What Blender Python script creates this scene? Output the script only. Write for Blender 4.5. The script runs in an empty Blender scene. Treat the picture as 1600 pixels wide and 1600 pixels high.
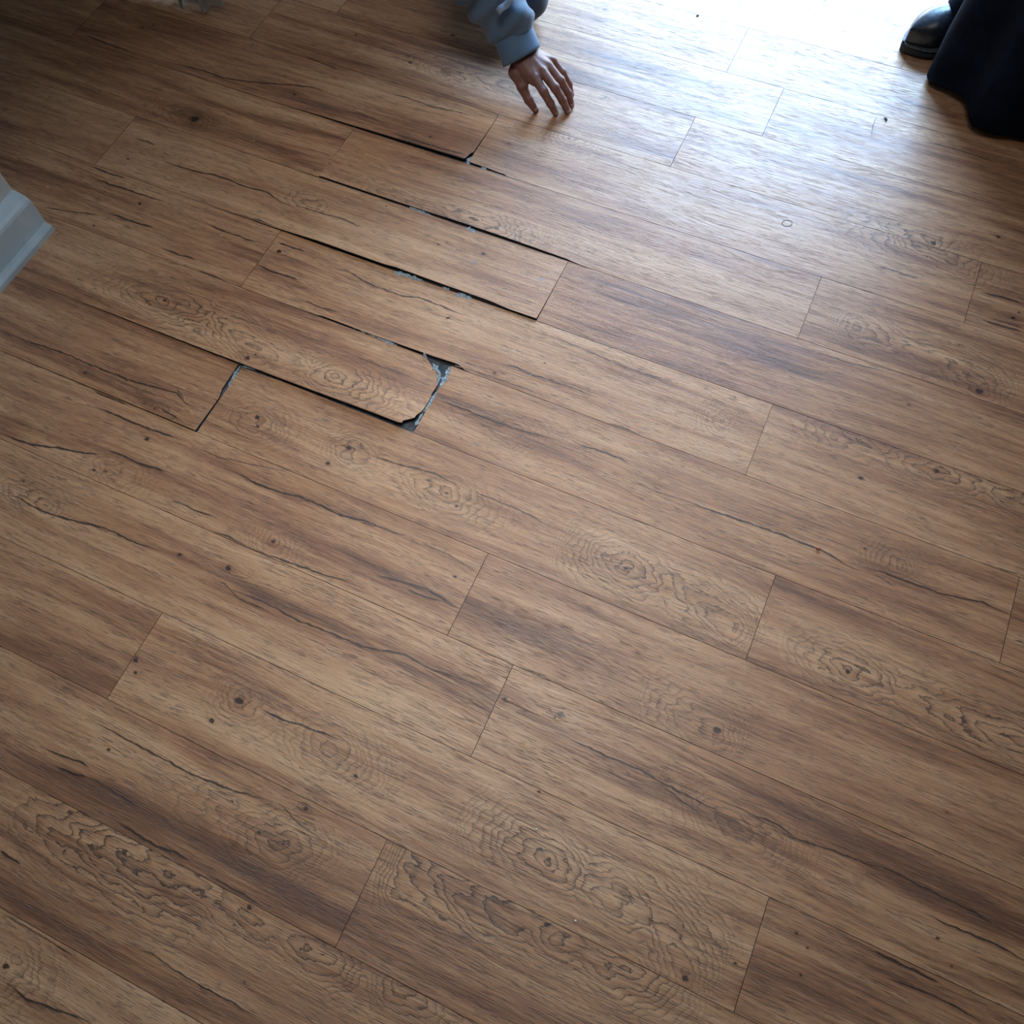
import bpy, bmesh, math, random
import numpy as np
from mathutils import Vector, Matrix
C = bpy.context.scene.collection
sc = bpy.context.scene
PI = math.pi
# ---------------- camera ----------------
cam = bpy.data.cameras.new('camera'); co = bpy.data.objects.new('camera', cam); C.objects.link(co)
R = [[0.90940663, 0.41496480, -0.02799625], [0.36645958, -0.83130087, -0.41790698], [-0.19668999, 0.36978788, -0.90805835]]
M = Matrix(((R[0][0], -R[1][0], -R[2][0]), (R[0][1], -R[1][1], -R[2][1]), (R[0][2], -R[1][2], -R[2][2])))
co.matrix_world = Matrix.Translation((0.36155, 0.18848, 1.59771)) @ M.to_4x4()
cam.sensor_width = 36; cam.lens = 36 * 1358.6 / 1600; cam.clip_start = 0.02
sc.camera = co
# ---------------- light and exposure ----------------
world = bpy.data.worlds.new('world'); sc.world = world; world.use_nodes = True
wn = world.node_tree; wn.nodes.clear()
def wnode(t): return wn.nodes.new(t)
bg = wnode('ShaderNodeBackground'); wo = wnode('ShaderNodeOutputWorld'); tc = wnode('ShaderNodeTexCoord'); sx = wnode('ShaderNodeSeparateXYZ')
rp = wnode('ShaderNodeValToRGB')
wn.links.new(tc.outputs['Generated'], sx.inputs[0]); wn.links.new(sx.outputs['Z'], rp.inputs[0])
for e_ in list(rp.color_ramp.elements)[1:]: rp.color_ramp.elements.remove(e_)
SKY = (0.48, 0.84, 1.42); LOW = (0.76, 0.88, 1.06)   # cool daylight, bands by elevation shaped to set the glare on the floor
rp.color_ramp.elements[0].position = 0.0
for i_, (p_, v_) in enumerate(((0, .56), (.40, .52), (.48, .26), (.58, .22), (.69, .95), (.78, 2.6), (.88, .8))):
    e_ = rp.color_ramp.elements[0] if i_ == 0 else rp.color_ramp.elements.new(p_)
    e_.color = tuple(c_ * v_ for c_ in (LOW if p_ < .45 else SKY)) + (1,)
wn.links.new(rp.outputs[0], bg.inputs[0]); bg.inputs[1].default_value = 38.0
wn.links.new(bg.outputs[0], wo.inputs[0])
WIN = (-0.95, 0.56, 0.06, 2.38, 4.0)      # x0, x1, z0, z1, y of the glazed door opening
def area(name, loc, rot, sx_, sy_, col, power, portal=False):
    l = bpy.data.lights.new(name, 'AREA'); l.shape = 'RECTANGLE'; l.size = sx_; l.size_y = sy_
    l.color = col; l.energy = power
    o = bpy.data.objects.new(name, l); o.location = loc; o.rotation_euler = rot; C.objects.link(o)
    if portal: l.cycles.is_portal = True
    return o
area('daylight_through_door', ((WIN[0]+WIN[1])/2, WIN[4]+0.10, (WIN[2]+WIN[3])/2), (-PI/2, 0, 0), WIN[1]-WIN[0], WIN[3]-WIN[2], (1, 1, 1), 1, True)
fill_light = area('added_fill_light', (-0.02, 1.08, 2.37), (0, 0, 0), 1.0, 1.0, (1.0, 0.96, 0.92), 5.0); fill_light.data.spread = math.radians(82)  # added unseen fill light, brightens the middle of the floor
sc.view_settings.view_transform = 'Standard'; sc.view_settings.look = 'None'
sc.view_settings.exposure = 0.0; sc.view_settings.gamma = 1; sc.view_settings.use_curve_mapping = False

# ---------------- materials ----------------
def mat(name):
    m = bpy.data.materials.new(name); m.use_nodes = True; nt = m.node_tree
    b = nt.nodes['Principled BSDF']
    return m, nt, b
def N(nt, t, **k):
    n = nt.nodes.new(t)
    for a, v in k.items(): setattr(n, a, v)
    return n
def L(nt, a, b): nt.links.new(a, b)
def math_(nt, op, a, b=None, c=None, clamp=False):
    n = nt.nodes.new('ShaderNodeMath'); n.operation = op; n.use_clamp = clamp
    for i, v in enumerate((a, b, c)):
        if v is None: continue
        if isinstance(v, (int, float)): n.inputs[i].default_value = v
        else: nt.links.new(v, n.inputs[i])
    return n.outputs[0]
def mixc(nt, f, a, b, mode='MIX'):
    n = nt.nodes.new('ShaderNodeMix'); n.data_type = 'RGBA'; n.blend_type = mode
    for s, v in ((n.inputs[0], f), (n.inputs[6], a), (n.inputs[7], b)):
        if isinstance(v, (int, float)): s.default_value = v
        elif isinstance(v, tuple): s.default_value = v + (1,) if len(v) == 3 else v
        else: nt.links.new(v, s)
    return n.outputs[2]
def maprange(nt, v, a, b, c=0.0, d=1.0, smooth=True):
    n = nt.nodes.new('ShaderNodeMapRange'); n.interpolation_type = 'SMOOTHSTEP' if smooth else 'LINEAR'
    nt.links.new(v, n.inputs[0]); n.inputs[1].default_value = a; n.inputs[2].default_value = b; n.inputs[3].default_value = c; n.inputs[4].default_value = d
    return n.outputs[0]
def noise(nt, vec, scale=1.0, detail=2.0, rough=0.5):
    n = nt.nodes.new('ShaderNodeTexNoise'); n.inputs['Scale'].default_value = scale; n.inputs['Detail'].default_value = detail
    n.inputs['Roughness'].default_value = rough; nt.links.new(vec, n.inputs['Vector']); return n.outputs[0]
def scalev(nt, vec, s):
    n = nt.nodes.new('ShaderNodeVectorMath'); n.operation = 'MULTIPLY'; nt.links.new(vec, n.inputs[0]); n.inputs[1].default_value = s; return n.outputs[0]

def wood_material():
    m, nt, b = mat('printed_oak_vinyl')
    at = N(nt, 'ShaderNodeAttribute', attribute_name='grain')     # u, flow coordinate, seed
    ar = N(nt, 'ShaderNodeAttribute', attribute_name='ring')      # ring phase, ring strength, dark mark
    ab = N(nt, 'ShaderNodeAttribute', attribute_name='tone')      # blotch, plank tone, stain
    sr = N(nt, 'ShaderNodeSeparateXYZ'); L(nt, ar.outputs['Vector'], sr.inputs[0])
    sb = N(nt, 'ShaderNodeSeparateXYZ'); L(nt, ab.outputs['Vector'], sb.inputs[0])
    g = at.outputs['Vector']
    broad = noise(nt, scalev(nt, g, (1.6, 17, 3)), 1, 2, .5)
    mid = noise(nt, scalev(nt, g, (4.5, 75, 3)), 1, 3, .55)
    fine = noise(nt, scalev(nt, g, (9, 210, 3)), 1, 3, .65)
    pore = noise(nt, scalev(nt, g, (34, 540, 3)), 1, 2, .6)
    speck = noise(nt, scalev(nt, g, (420, 900, 3)), 1, 1, .5)
    # base tone
    t = math_(nt, 'MULTIPLY_ADD', broad, 1.15, math_(nt, 'MULTIPLY', mid, 0.75))
    t = math_(nt, 'ADD', t, math_(nt, 'MULTIPLY', fine, 0.62))
    t = math_(nt, 'ADD', t, sb.outputs[1])
    t = math_(nt, 'SUBTRACT', t, math_(nt, 'MULTIPLY', sb.outputs[0], 0.19))
    f = maprange(nt, t, 0.86, 1.60, 0, 1, False)
    cr = N(nt, 'ShaderNodeValToRGB'); L(nt, f, cr.inputs[0])
    e = cr.color_ramp.elements
    e[0].position = 0; e[0].color = (0.21, 0.088, 0.040, 1)
    e[1].position = 1; e[1].color = (0.82, 0.487, 0.262, 1)
    for p_, c_ in ((.22, (0.37, 0.160, 0.071)), (.45, (0.545, 0.266, 0.121)), (.7, (0.685, 0.374, 0.185))):
        x = e.new(p_); x.color = c_ + (1,)
    col = cr.outputs[0]
    # annual rings
    jag = noise(nt, scalev(nt, g, (130, 260, 3)), 1, 2, .6)
    wob = noise(nt, scalev(nt, g, (28, 60, 3)), 1, 2, .6)
    ph = math_(nt, 'ADD', sr.outputs[0], math_(nt, 'ADD', math_(nt, 'MULTIPLY', jag, 0.55), math_(nt, 'MULTIPLY', wob, 1.3)))
    fr = math_(nt, 'FRACT', ph)
    line = math_(nt, 'MULTIPLY', maprange(nt, fr, 0.35, 0.93), maprange(nt, fr, 0.93, 1.0, 1, 0))
    thin = math_(nt, 'MULTIPLY', maprange(nt, fr, 0.78, 0.92), maprange(nt, fr, 0.92, 0.99, 1, 0))
    rs = math_(nt, 'MULTIPLY', sr.outputs[1], math_(nt, 'ADD', math_(nt, 'MULTIPLY', line, 0.55), math_(nt, 'MULTIPLY', thin, 0.72)), clamp=True)
    col = mixc(nt, rs, col, (0.105, 0.050, 0.024))
    col = mixc(nt, math_(nt, 'MULTIPLY', sr.outputs[1], maprange(nt, fr, 0.0, 0.3, 0.22, 0)), col, (0.60, 0.43, 0.28))
    # pores
    pm = maprange(nt, noise(nt, scalev(nt, g, (9, 60, 3)), 1, 2, .6), 0.34, 0.62, 0.25, 1)
    pr = math_(nt, 'MULTIPLY', maprange(nt, pore, 0.51, 0.60), pm)
    col = mixc(nt, math_(nt, 'MULTIPLY', pr, 0.60), col, (0.085, 0.042, 0.022))
    lp = maprange(nt, pore, 0.30, 0.42, 0.30, 0)
    col = mixc(nt, lp, col, (0.62, 0.45, 0.30))
    col = mixc(nt, maprange(nt, speck, 0.62, 0.72, 0, 0.3), col, (0.12, 0.06, 0.03))
    # cracks and knots of the print
    dk = math_(nt, 'ADD', sr.outputs[2], math_(nt, 'MULTIPLY', math_(nt, 'SUBTRACT', noise(nt, scalev(nt, g, (160, 420, 3)), 1, 3, .6), 0.5), 0.7))
    halo = maprange(nt, sr.outputs[2], 0.0, 0.6, 0, 0.6)
    col = mixc(nt, halo, col, (0.15, 0.062, 0.028))
    dkm = math_(nt, 'MULTIPLY', maprange(nt, dk, 0.30, 0.50), maprange(nt, sr.outputs[2], 0.02, 0.2))
    col = mixc(nt, math_(nt, 'MULTIPLY', dkm, 0.88), col, (0.030, 0.014, 0.008))
    col = mixc(nt, math_(nt, 'MULTIPLY', sb.outputs[2], maprange(nt, noise(nt, scalev(nt, g, (300, 300, 3)), 1, 3, .6), 0.4, 0.6)), col, (0.25, 0.27, 0.29))
    L(nt, col, b.inputs['Base Color'])
    scuff = noise(nt, scalev(nt, g, (7, 9, 0)), 1, 4, .6)
    ro = math_(nt, 'ADD', maprange(nt, scuff, .3, .7, .40, .48), math_(nt, 'MULTIPLY', pr, .15))
    L(nt, ro, b.inputs['Roughness'])
    b.inputs['IOR'].default_value = 1.8
    bh = math_(nt, 'SUBTRACT', math_(nt, 'MULTIPLY', fine, 0.8), math_(nt, 'ADD', math_(nt, 'MULTIPLY', pr, 0.9), math_(nt, 'MULTIPLY', rs, 0.35)))
    bh = math_(nt, 'ADD', bh, math_(nt, 'MULTIPLY', mid, 0.8))
    bp = N(nt, 'ShaderNodeBump'); bp.inputs['Strength'].default_value = 0.5; bp.inputs['Distance'].default_value = 0.0010
    L(nt, bh, bp.inputs['Height']); L(nt, bp.outputs[0], b.inputs['Normal'])
    return m
WOOD = wood_material()
def simple(name, c1, c2=None, scale=30, rough=.6, bump=0, spec=.5, stretch=(1, 1, 1), sheen=0, lo=.4, hi=.6):
    m, nt, b = mat(name)
    tc = N(nt, 'ShaderNodeTexCoord'); v = scalev(nt, tc.outputs['Object'], stretch)
    n = noise(nt, v, scale, 4, .6)
    L(nt, mixc(nt, maprange(nt, n, lo, hi), c1, c2 or tuple(x*.8 for x in c1)), b.inputs['Base Color'])
    b.inputs['Roughness'].default_value = rough; b.inputs['Specular IOR Level'].default_value = spec
    if sheen: b.inputs['Sheen Weight'].default_value = sheen
    if bump:
        bp = N(nt, 'ShaderNodeBump'); bp.inputs['Strength'].default_value = .6; bp.inputs['Distance'].default_value = bump
        L(nt, n, bp.inputs['Height']); L(nt, bp.outputs[0], b.inputs['Normal'])
    return m
CORE = simple('dark_plank_core', (.006, .008, .010), (.014, .017, .02), 200, .7)
SUB = simple('grey_screed_with_adhesive', (.055, .070, .085), (.15, .18, .21), 60, .75, .002, lo=.35, hi=.7)
TORN = simple('torn_grey_backing', (.16, .23, .28), (.50, .64, .72), 240, .6, .001, lo=.35, hi=.62)
SKW = simple('white_gloss_paint', (.70, .76, .76), (.62, .68, .68), 14, .35)
WALLW = simple('off_white_wall_paint', (.60, .60, .55), (.54, .54, .49), 20, .8, .0006)
WALLD = simple('taupe_wall_paint', (.17, .15, .13), (.14, .125, .11), 20, .8, .0006)
CEIL = simple('grey_ceiling_paint', (.24, .235, .225), (.22, .215, .205), 8, .9)
DIRT = simple('dark_speck', (.02, .015, .012), (.06, .04, .03), 300, .7)
CHIPW = simple('pale_wood_chip', (.62, .50, .40), (.42, .30, .22), 200, .6)
CHIPR = simple('reddish_chip', (.42, .16, .10), (.60, .35, .24), 300, .5)

# ---------------- flooring ----------------
W = 0.1846; LEN = 1.21929
CRACKS=[[9,0.0027,0.8,[[-1.704,1.6865],[-1.666,1.6823],[-1.6054,1.6793],[-1.5454,1.6763],[-1.502,1.675]]],[9,0.0022,0.8,[[-1.3936,1.679],[-1.3414,1.6844],[-1.2833,1.6897],[-1.2143,1.6866],[-1.1552,1.698],[-1.0974,1.7141],[-1.0256,1.7361],[-0.9676,1.7472],[-0.9146,1.7461]]],[9,0.0017,0.7,[[-1.0625,1.8428],[-1.0066,1.839],[-0.9381,1.8328]]],[7,0.0021,0.9,[[-1.351,1.4106],[-1.3064,1.4097],[-1.2693,1.4107],[-1.246,1.4083]]],[7,0.002,0.9,[[-1.2001,1.3726],[-1.16,1.3706],[-1.1084,1.3712],[-1.052,1.381],[-1.0013,1.3816],[-0.9559,1.3778],[-0.897,1.3846],[-0.845,1.3683],[-0.8179,1.3686]]],[7,0.0016,0.7,[[-0.8128,1.3753],[-0.7711,1.3752],[-0.723,1.3757],[-0.6841,1.3792],[-0.6168,1.3752]]],[6,0.0024,0.8,[[-1.354,1.2842],[-1.3046,1.2815],[-1.2481,1.2844]]],[6,0.0024,0.85,[[-1.3304,1.2519],[-1.2726,1.2532],[-1.2211,1.2543],[-1.1587,1.2557],[-1.115,1.2584]]],[6,0.0016,0.7,[[-1.3915,1.1233],[-1.3451,1.1317],[-1.2754,1.1501],[-1.2309,1.1601]]],[6,0.0023,0.9,[[-1.2211,1.1732],[-1.1834,1.1737],[-1.1403,1.1744],[-1.093,1.1792]]],[7,0.0016,0.7,[[-1.0147,1.2942],[-0.9618,1.2899],[-0.9149,1.2943],[-0.8433,1.2962],[-0.8042,1.2912]]],[6,0.0019,0.85,[[-0.9852,1.2403],[-0.9331,1.2363],[-0.8677,1.2362],[-0.8263,1.2389],[-0.7928,1.2425]]],[6,0.0017,0.85,[[-1.0422,1.1319],[-0.9927,1.1319],[-0.9352,1.1355]]],[6,0.0023,0.9,[[-0.9182,1.1095],[-0.8829,1.1102],[-0.8448,1.1061],[-0.8003,1.111]]],[6,0.0019,0.85,[[-0.789,1.2569],[-0.7508,1.2583],[-0.7119,1.2581]]],[6,0.0023,0.9,[[-0.7972,1.1799],[-0.7645,1.1753],[-0.727,1.177],[-0.6806,1.1806]]],[6,0.0016,0.8,[[-0.6437,1.2394],[-0.5914,1.2474],[-0.5388,1.2353],[-0.4687,1.2332],[-0.4405,1.2334],[-0.405,1.2447],[-0.3367,1.2425],[-0.2701,1.242]]],[6,0.0015,0.7,[[-0.6496,1.1336],[-0.5969,1.1306],[-0.5443,1.1356]]],[9,0.0017,0.75,[[-0.7828,1.806],[-0.7275,1.8086],[-0.6509,1.8052],[-0.5988,1.8119],[-0.5279,1.8166],[-0.4784,1.8152]]],[9,0.002,0.8,[[-0.6988,1.679],[-0.6634,1.6745],[-0.6138,1.6738],[-0.5671,1.6743],[-0.4942,1.679]]],[9,0.0017,0.6,[[-0.8467,1.7034],[-0.8072,1.7074],[-0.7385,1.7015]]],[4,0.0018,0.85,[[-1.2334,0.7842],[-1.1714,0.7821],[-1.1157,0.7871],[-1.0519,0.7901],[-0.9972,0.7877],[-0.9279,0.7882],[-0.8726,0.7903],[-0.8305,0.7959],[-0.7728,0.803],[-0.7422,0.7896],[-0.6892,0.7845]]],[4,0.0028,0.9,[[-0.9299,0.791],[-0.9107,0.7884],[-0.889,0.7868]]],[4,0.0014,0.7,[[-0.7784,0.8114],[-0.7597,0.8034],[-0.7466,0.7913]]],[4,0.0017,0.7,[[-0.8133,0.7586],[-0.7764,0.7536],[-0.7233,0.7487],[-0.6826,0.7543]]],[3,0.0021,0.8,[[-0.9464,0.7347],[-0.898,0.7343],[-0.8559,0.7348]]],[3,0.0021,0.85,[[-0.9227,0.7021],[-0.8674,0.7033],[-0.8214,0.7024],[-0.7789,0.7037],[-0.7411,0.7064],[-0.6993,0.7076]]],[3,0.0021,0.85,[[-1.0718,0.5654],[-1.037,0.5651],[-0.9887,0.5691],[-0.9329,0.585],[-0.8708,0.5987],[-0.8251,0.6137]]],[3,0.002,0.9,[[-0.8375,0.6217],[-0.7961,0.6264],[-0.7497,0.6233],[-0.7165,0.6296],[-0.6743,0.6316]]],[3,0.002,0.9,[[-0.5788,0.6884],[-0.543,0.6893],[-0.4971,0.6834],[-0.4374,0.6871],[-0.4,0.6939],[-0.3498,0.6938],[-0.2995,0.6924],[-0.2545,0.6998],[-0.2053,0.7014],[-0.1597,0.7063]]],[3,0.0014,0.6,[[-0.6611,0.704],[-0.5983,0.7064],[-0.5341,0.7179],[-0.4643,0.732]]],[3,0.0013,0.8,[[-0.6407,0.5816],[-0.5881,0.5809],[-0.5278,0.5839]]],[3,0.0016,0.8,[[-0.6692,0.5373],[-0.5999,0.5443],[-0.5399,0.5475],[-0.4858,0.5591],[-0.4398,0.5535],[-0.3939,0.5572],[-0.3321,0.5606],[-0.2759,0.5649],[-0.2316,0.5713],[-0.1793,0.5727]]],[3,0.0022,0.8,[[-0.1655,0.608],[-0.1352,0.6127],[-0.0692,0.6216],[-0.0329,0.6162],[0.0052,0.6118]]],[3,0.0031,0.75,[[-0.1029,0.6052],[-0.0614,0.6064],[-0.03,0.6103]]],[3,0.0013,0.7,[[-0.2995,0.6924],[-0.2331,0.6984],[-0.1489,0.7049]]],[3,0.0011,0.7,[[-0.1191,0.703],[-0.0625,0.704],[0.0079,0.6922]]],[2,0.002,0.8,[[-0.976,0.4453],[-0.9397,0.4564],[-0.8974,0.451],[-0.8442,0.4523],[-0.7857,0.4608],[-0.7237,0.4725],[-0.6698,0.4701],[-0.5991,0.4739]]],[2,0.0012,0.5,[[-0.9201,0.4378],[-0.8952,0.4376],[-0.8754,0.4353]]],[2,0.0016,0.8,[[-0.4604,0.4624],[-0.4115,0.4652],[-0.3399,0.4682],[-0.2647,0.4634],[-0.219,0.4656],[-0.1737,0.4678],[-0.1282,0.4688],[-0.0461,0.4878],[0.001,0.4833],[0.0866,0.4911],[0.1452,0.4977]]],[2,0.0013,0.6,[[-0.4641,0.4681],[-0.4392,0.4689],[-0.3972,0.4542],[-0.3282,0.4563]]],[5,0.0021,0.75,[[-0.2481,1.0171],[-0.1932,1.0182],[-0.1407,1.0168],[-0.0907,1.0162],[-0.0432,1.0199],[0.0365,1.0294]]],[5,0.0023,0.75,[[0.0727,1.0369],[0.1188,1.0404],[0.1657,1.0412],[0.1954,1.0378]]],[5,0.0013,0.6,[[0.2077,1.0027],[0.2717,0.999],[0.3192,1.0042]]],[5,0.0019,0.9,[[0.3192,1.0042],[0.3739,1.0033],[0.4305,1.0066],[0.5051,1.0091],[0.5663,1.0091],[0.5995,1.0104],[0.6361,1.003],[0.676,0.9958]]],[5,0.0019,0.85,[[0.6889,1.0088],[0.7308,1.0114],[0.7715,1.0122],[0.8324,1.0137],[0.9103,1.0272],[0.9622,1.0239]]],[5,0.0012,0.6,[[0.7121,1.0017],[0.737,0.9969],[0.7533,0.9913]]],[6,0.0018,0.7,[[-0.1659,1.1553],[-0.1151,1.1591],[-0.0788,1.1567],[-0.0301,1.1599],[0.0106,1.1597],[0.0704,1.1592]]],[6,0.0024,0.65,[[0.1154,1.1096],[0.1509,1.1115],[0.1878,1.109]]],[6,0.0014,0.6,[[-0.2457,1.1098],[-0.1724,1.1161],[-0.1115,1.1174],[-0.0361,1.1182]]],[1,0.0018,0.85,[[-0.2447,0.289],[-0.1979,0.2868],[-0.1471,0.2931],[-0.0833,0.2992]]],[4,0.0017,0.7,[[-0.3087,0.8382],[-0.2501,0.8424],[-0.1665,0.8546],[-0.1122,0.8493]]],[4,0.0016,0.6,[[-0.0836,0.8507],[0.0107,0.8495],[0.0989,0.8419]]],[0,0.0015,0.85,[[-0.5325,0.1377],[-0.4992,0.1398],[-0.4556,0.1391],[-0.4118,0.1374],[-0.3653,0.1372],[-0.3269,0.136],[-0.2776,0.1363],[-0.2523,0.1393],[-0.2089,0.1433],[-0.1366,0.1557]]],[0,0.0018,0.85,[[-0.5669,0.0613],[-0.5307,0.0651],[-0.4916,0.0703],[-0.4729,0.0701]]],[0,0.0029,0.85,[[-0.5264,0.046],[-0.495,0.0479],[-0.4654,0.0539]]],[0,0.0014,0.8,[[-0.4654,0.0539],[-0.433,0.054],[-0.3934,0.0514],[-0.3642,0.0492],[-0.3462,0.049]]],[0,0.0028,0.85,[[-0.3716,0.0128],[-0.3374,0.0108],[-0.3082,0.0079],[-0.278,0.009],[-0.2452,0.0137],[-0.2126,0.0104]]],[0,0.0014,0.8,[[-0.1798,0.0064],[-0.1403,0.0055],[-0.1017,0.0055],[-0.0661,0.0033]]],[-1,0.002,0.9,[[-0.5311,-0.1128],[-0.507,-0.1132],[-0.484,-0.1141]]],[-2,0.0016,0.85,[[-0.3914,-0.2714],[-0.3484,-0.276],[-0.298,-0.2689],[-0.2327,-0.2587]]],[0,0.001,0.8,[[-0.1251,0.1586],[-0.0719,0.1417],[-0.0174,0.1365]]],[-1,0.0011,0.75,[[-0.2357,-0.1381],[-0.1928,-0.1351],[-0.1513,-0.1399],[-0.1136,-0.1399],[-0.0517,-0.1398],[0.0102,-0.1411]]],[-2,0.0011,0.7,[[-0.4693,-0.1904],[-0.3879,-0.1907],[-0.3082,-0.1911]]],[2,0.0016,0.85,[[0.2682,0.4724],[0.31,0.4713],[0.3725,0.4699],[0.4323,0.4726],[0.4739,0.4675],[0.5136,0.4664],[0.5531,0.4644],[0.5933,0.4628],[0.63,0.4668]]],[2,0.0014,0.85,[[0.6046,0.4842],[0.6444,0.4825],[0.6729,0.4863],[0.718,0.476],[0.758,0.4807],[0.8184,0.4859],[0.857,0.4924],[0.9007,0.4904],[0.9405,0.4891],[0.9789,0.4874],[1.0223,0.485],[1.0957,0.477]]],[2,0.0022,0.6,[[0.6889,0.4752],[0.7114,0.4753],[0.7219,0.4778]]],[2,0.0022,0.6,[[0.8184,0.4859],[0.8368,0.4865],[0.8617,0.4912]]],[2,0.0018,0.85,[[0.9423,0.4506],[0.9812,0.4495],[1.0323,0.4522],[1.0703,0.4511],[1.1009,0.4499]]],[2,0.0012,0.7,[[0.4747,0.4654],[0.5183,0.4533],[0.5608,0.4458]]],[1,0.0026,0.8,[[0.8731,0.3619],[0.9152,0.3608],[0.9504,0.3608],[0.984,0.3612]]],[1,0.0013,0.85,[[0.9089,0.3328],[0.9491,0.3363],[0.989,0.3398],[1.0227,0.3377],[1.0573,0.3343]]],[2,0.0012,0.6,[[0.0947,0.4934],[0.1324,0.4972],[0.1506,0.5002]]],[9,0.0021,0.7,[[0.7854,1.6948],[0.8169,1.6971],[0.8609,1.6973]]],[9,0.0025,0.9,[[0.7578,1.7597],[0.7924,1.7629],[0.8482,1.7638]]],[9,0.0025,0.85,[[0.775,1.6847],[0.8085,1.684],[0.8629,1.687]]],[9,0.0022,0.6,[[0.523,1.7425],[0.5671,1.7432],[0.6256,1.7424]]],[5,0.0018,0.9,[[0.9626,0.9749],[0.9818,0.9781],[0.9991,0.9791]]],[4,0.0013,0.5,[[0.4372,0.9119],[0.5136,0.9166],[0.59,0.9173]]],[8,0.0029,0.45,[[0.5226,1.6335],[0.6231,1.6344],[0.7347,1.6391]]],[7,0.0014,0.7,[[0.4565,1.4578],[0.5276,1.4576],[0.6094,1.4661]]],[7,0.0015,0.6,[[-0.1343,1.4308],[-0.041,1.4208],[0.0687,1.4189]]],[6,0.0018,0.6,[[-0.1317,1.2653],[-0.0232,1.2651],[0.102,1.255],[0.2179,1.2605]]],[6,0.0012,0.6,[[0.8536,1.1037],[0.9138,1.1085],[0.9733,1.1133]]],[3,0.0012,0.7,[[0.1501,0.5527],[0.1964,0.5575],[0.2366,0.5544]]],[5,0.0028,0.5,[[-0.4689,1.0444],[-0.3873,1.0429],[-0.3239,1.0431]]],[11,0.0026,0.6,[[-0.4119,2.1036],[-0.2685,2.1101],[-0.1606,2.1082],[-0.0531,2.102],[0.0649,2.1086],[0.1679,2.1025]]],[11,0.004,0.55,[[0.5234,2.1676],[0.6165,2.1716],[0.7103,2.1651]]],[12,0.0029,0.5,[[0.4272,2.2969],[0.5119,2.2827],[0.5779,2.2738]]]]
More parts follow.
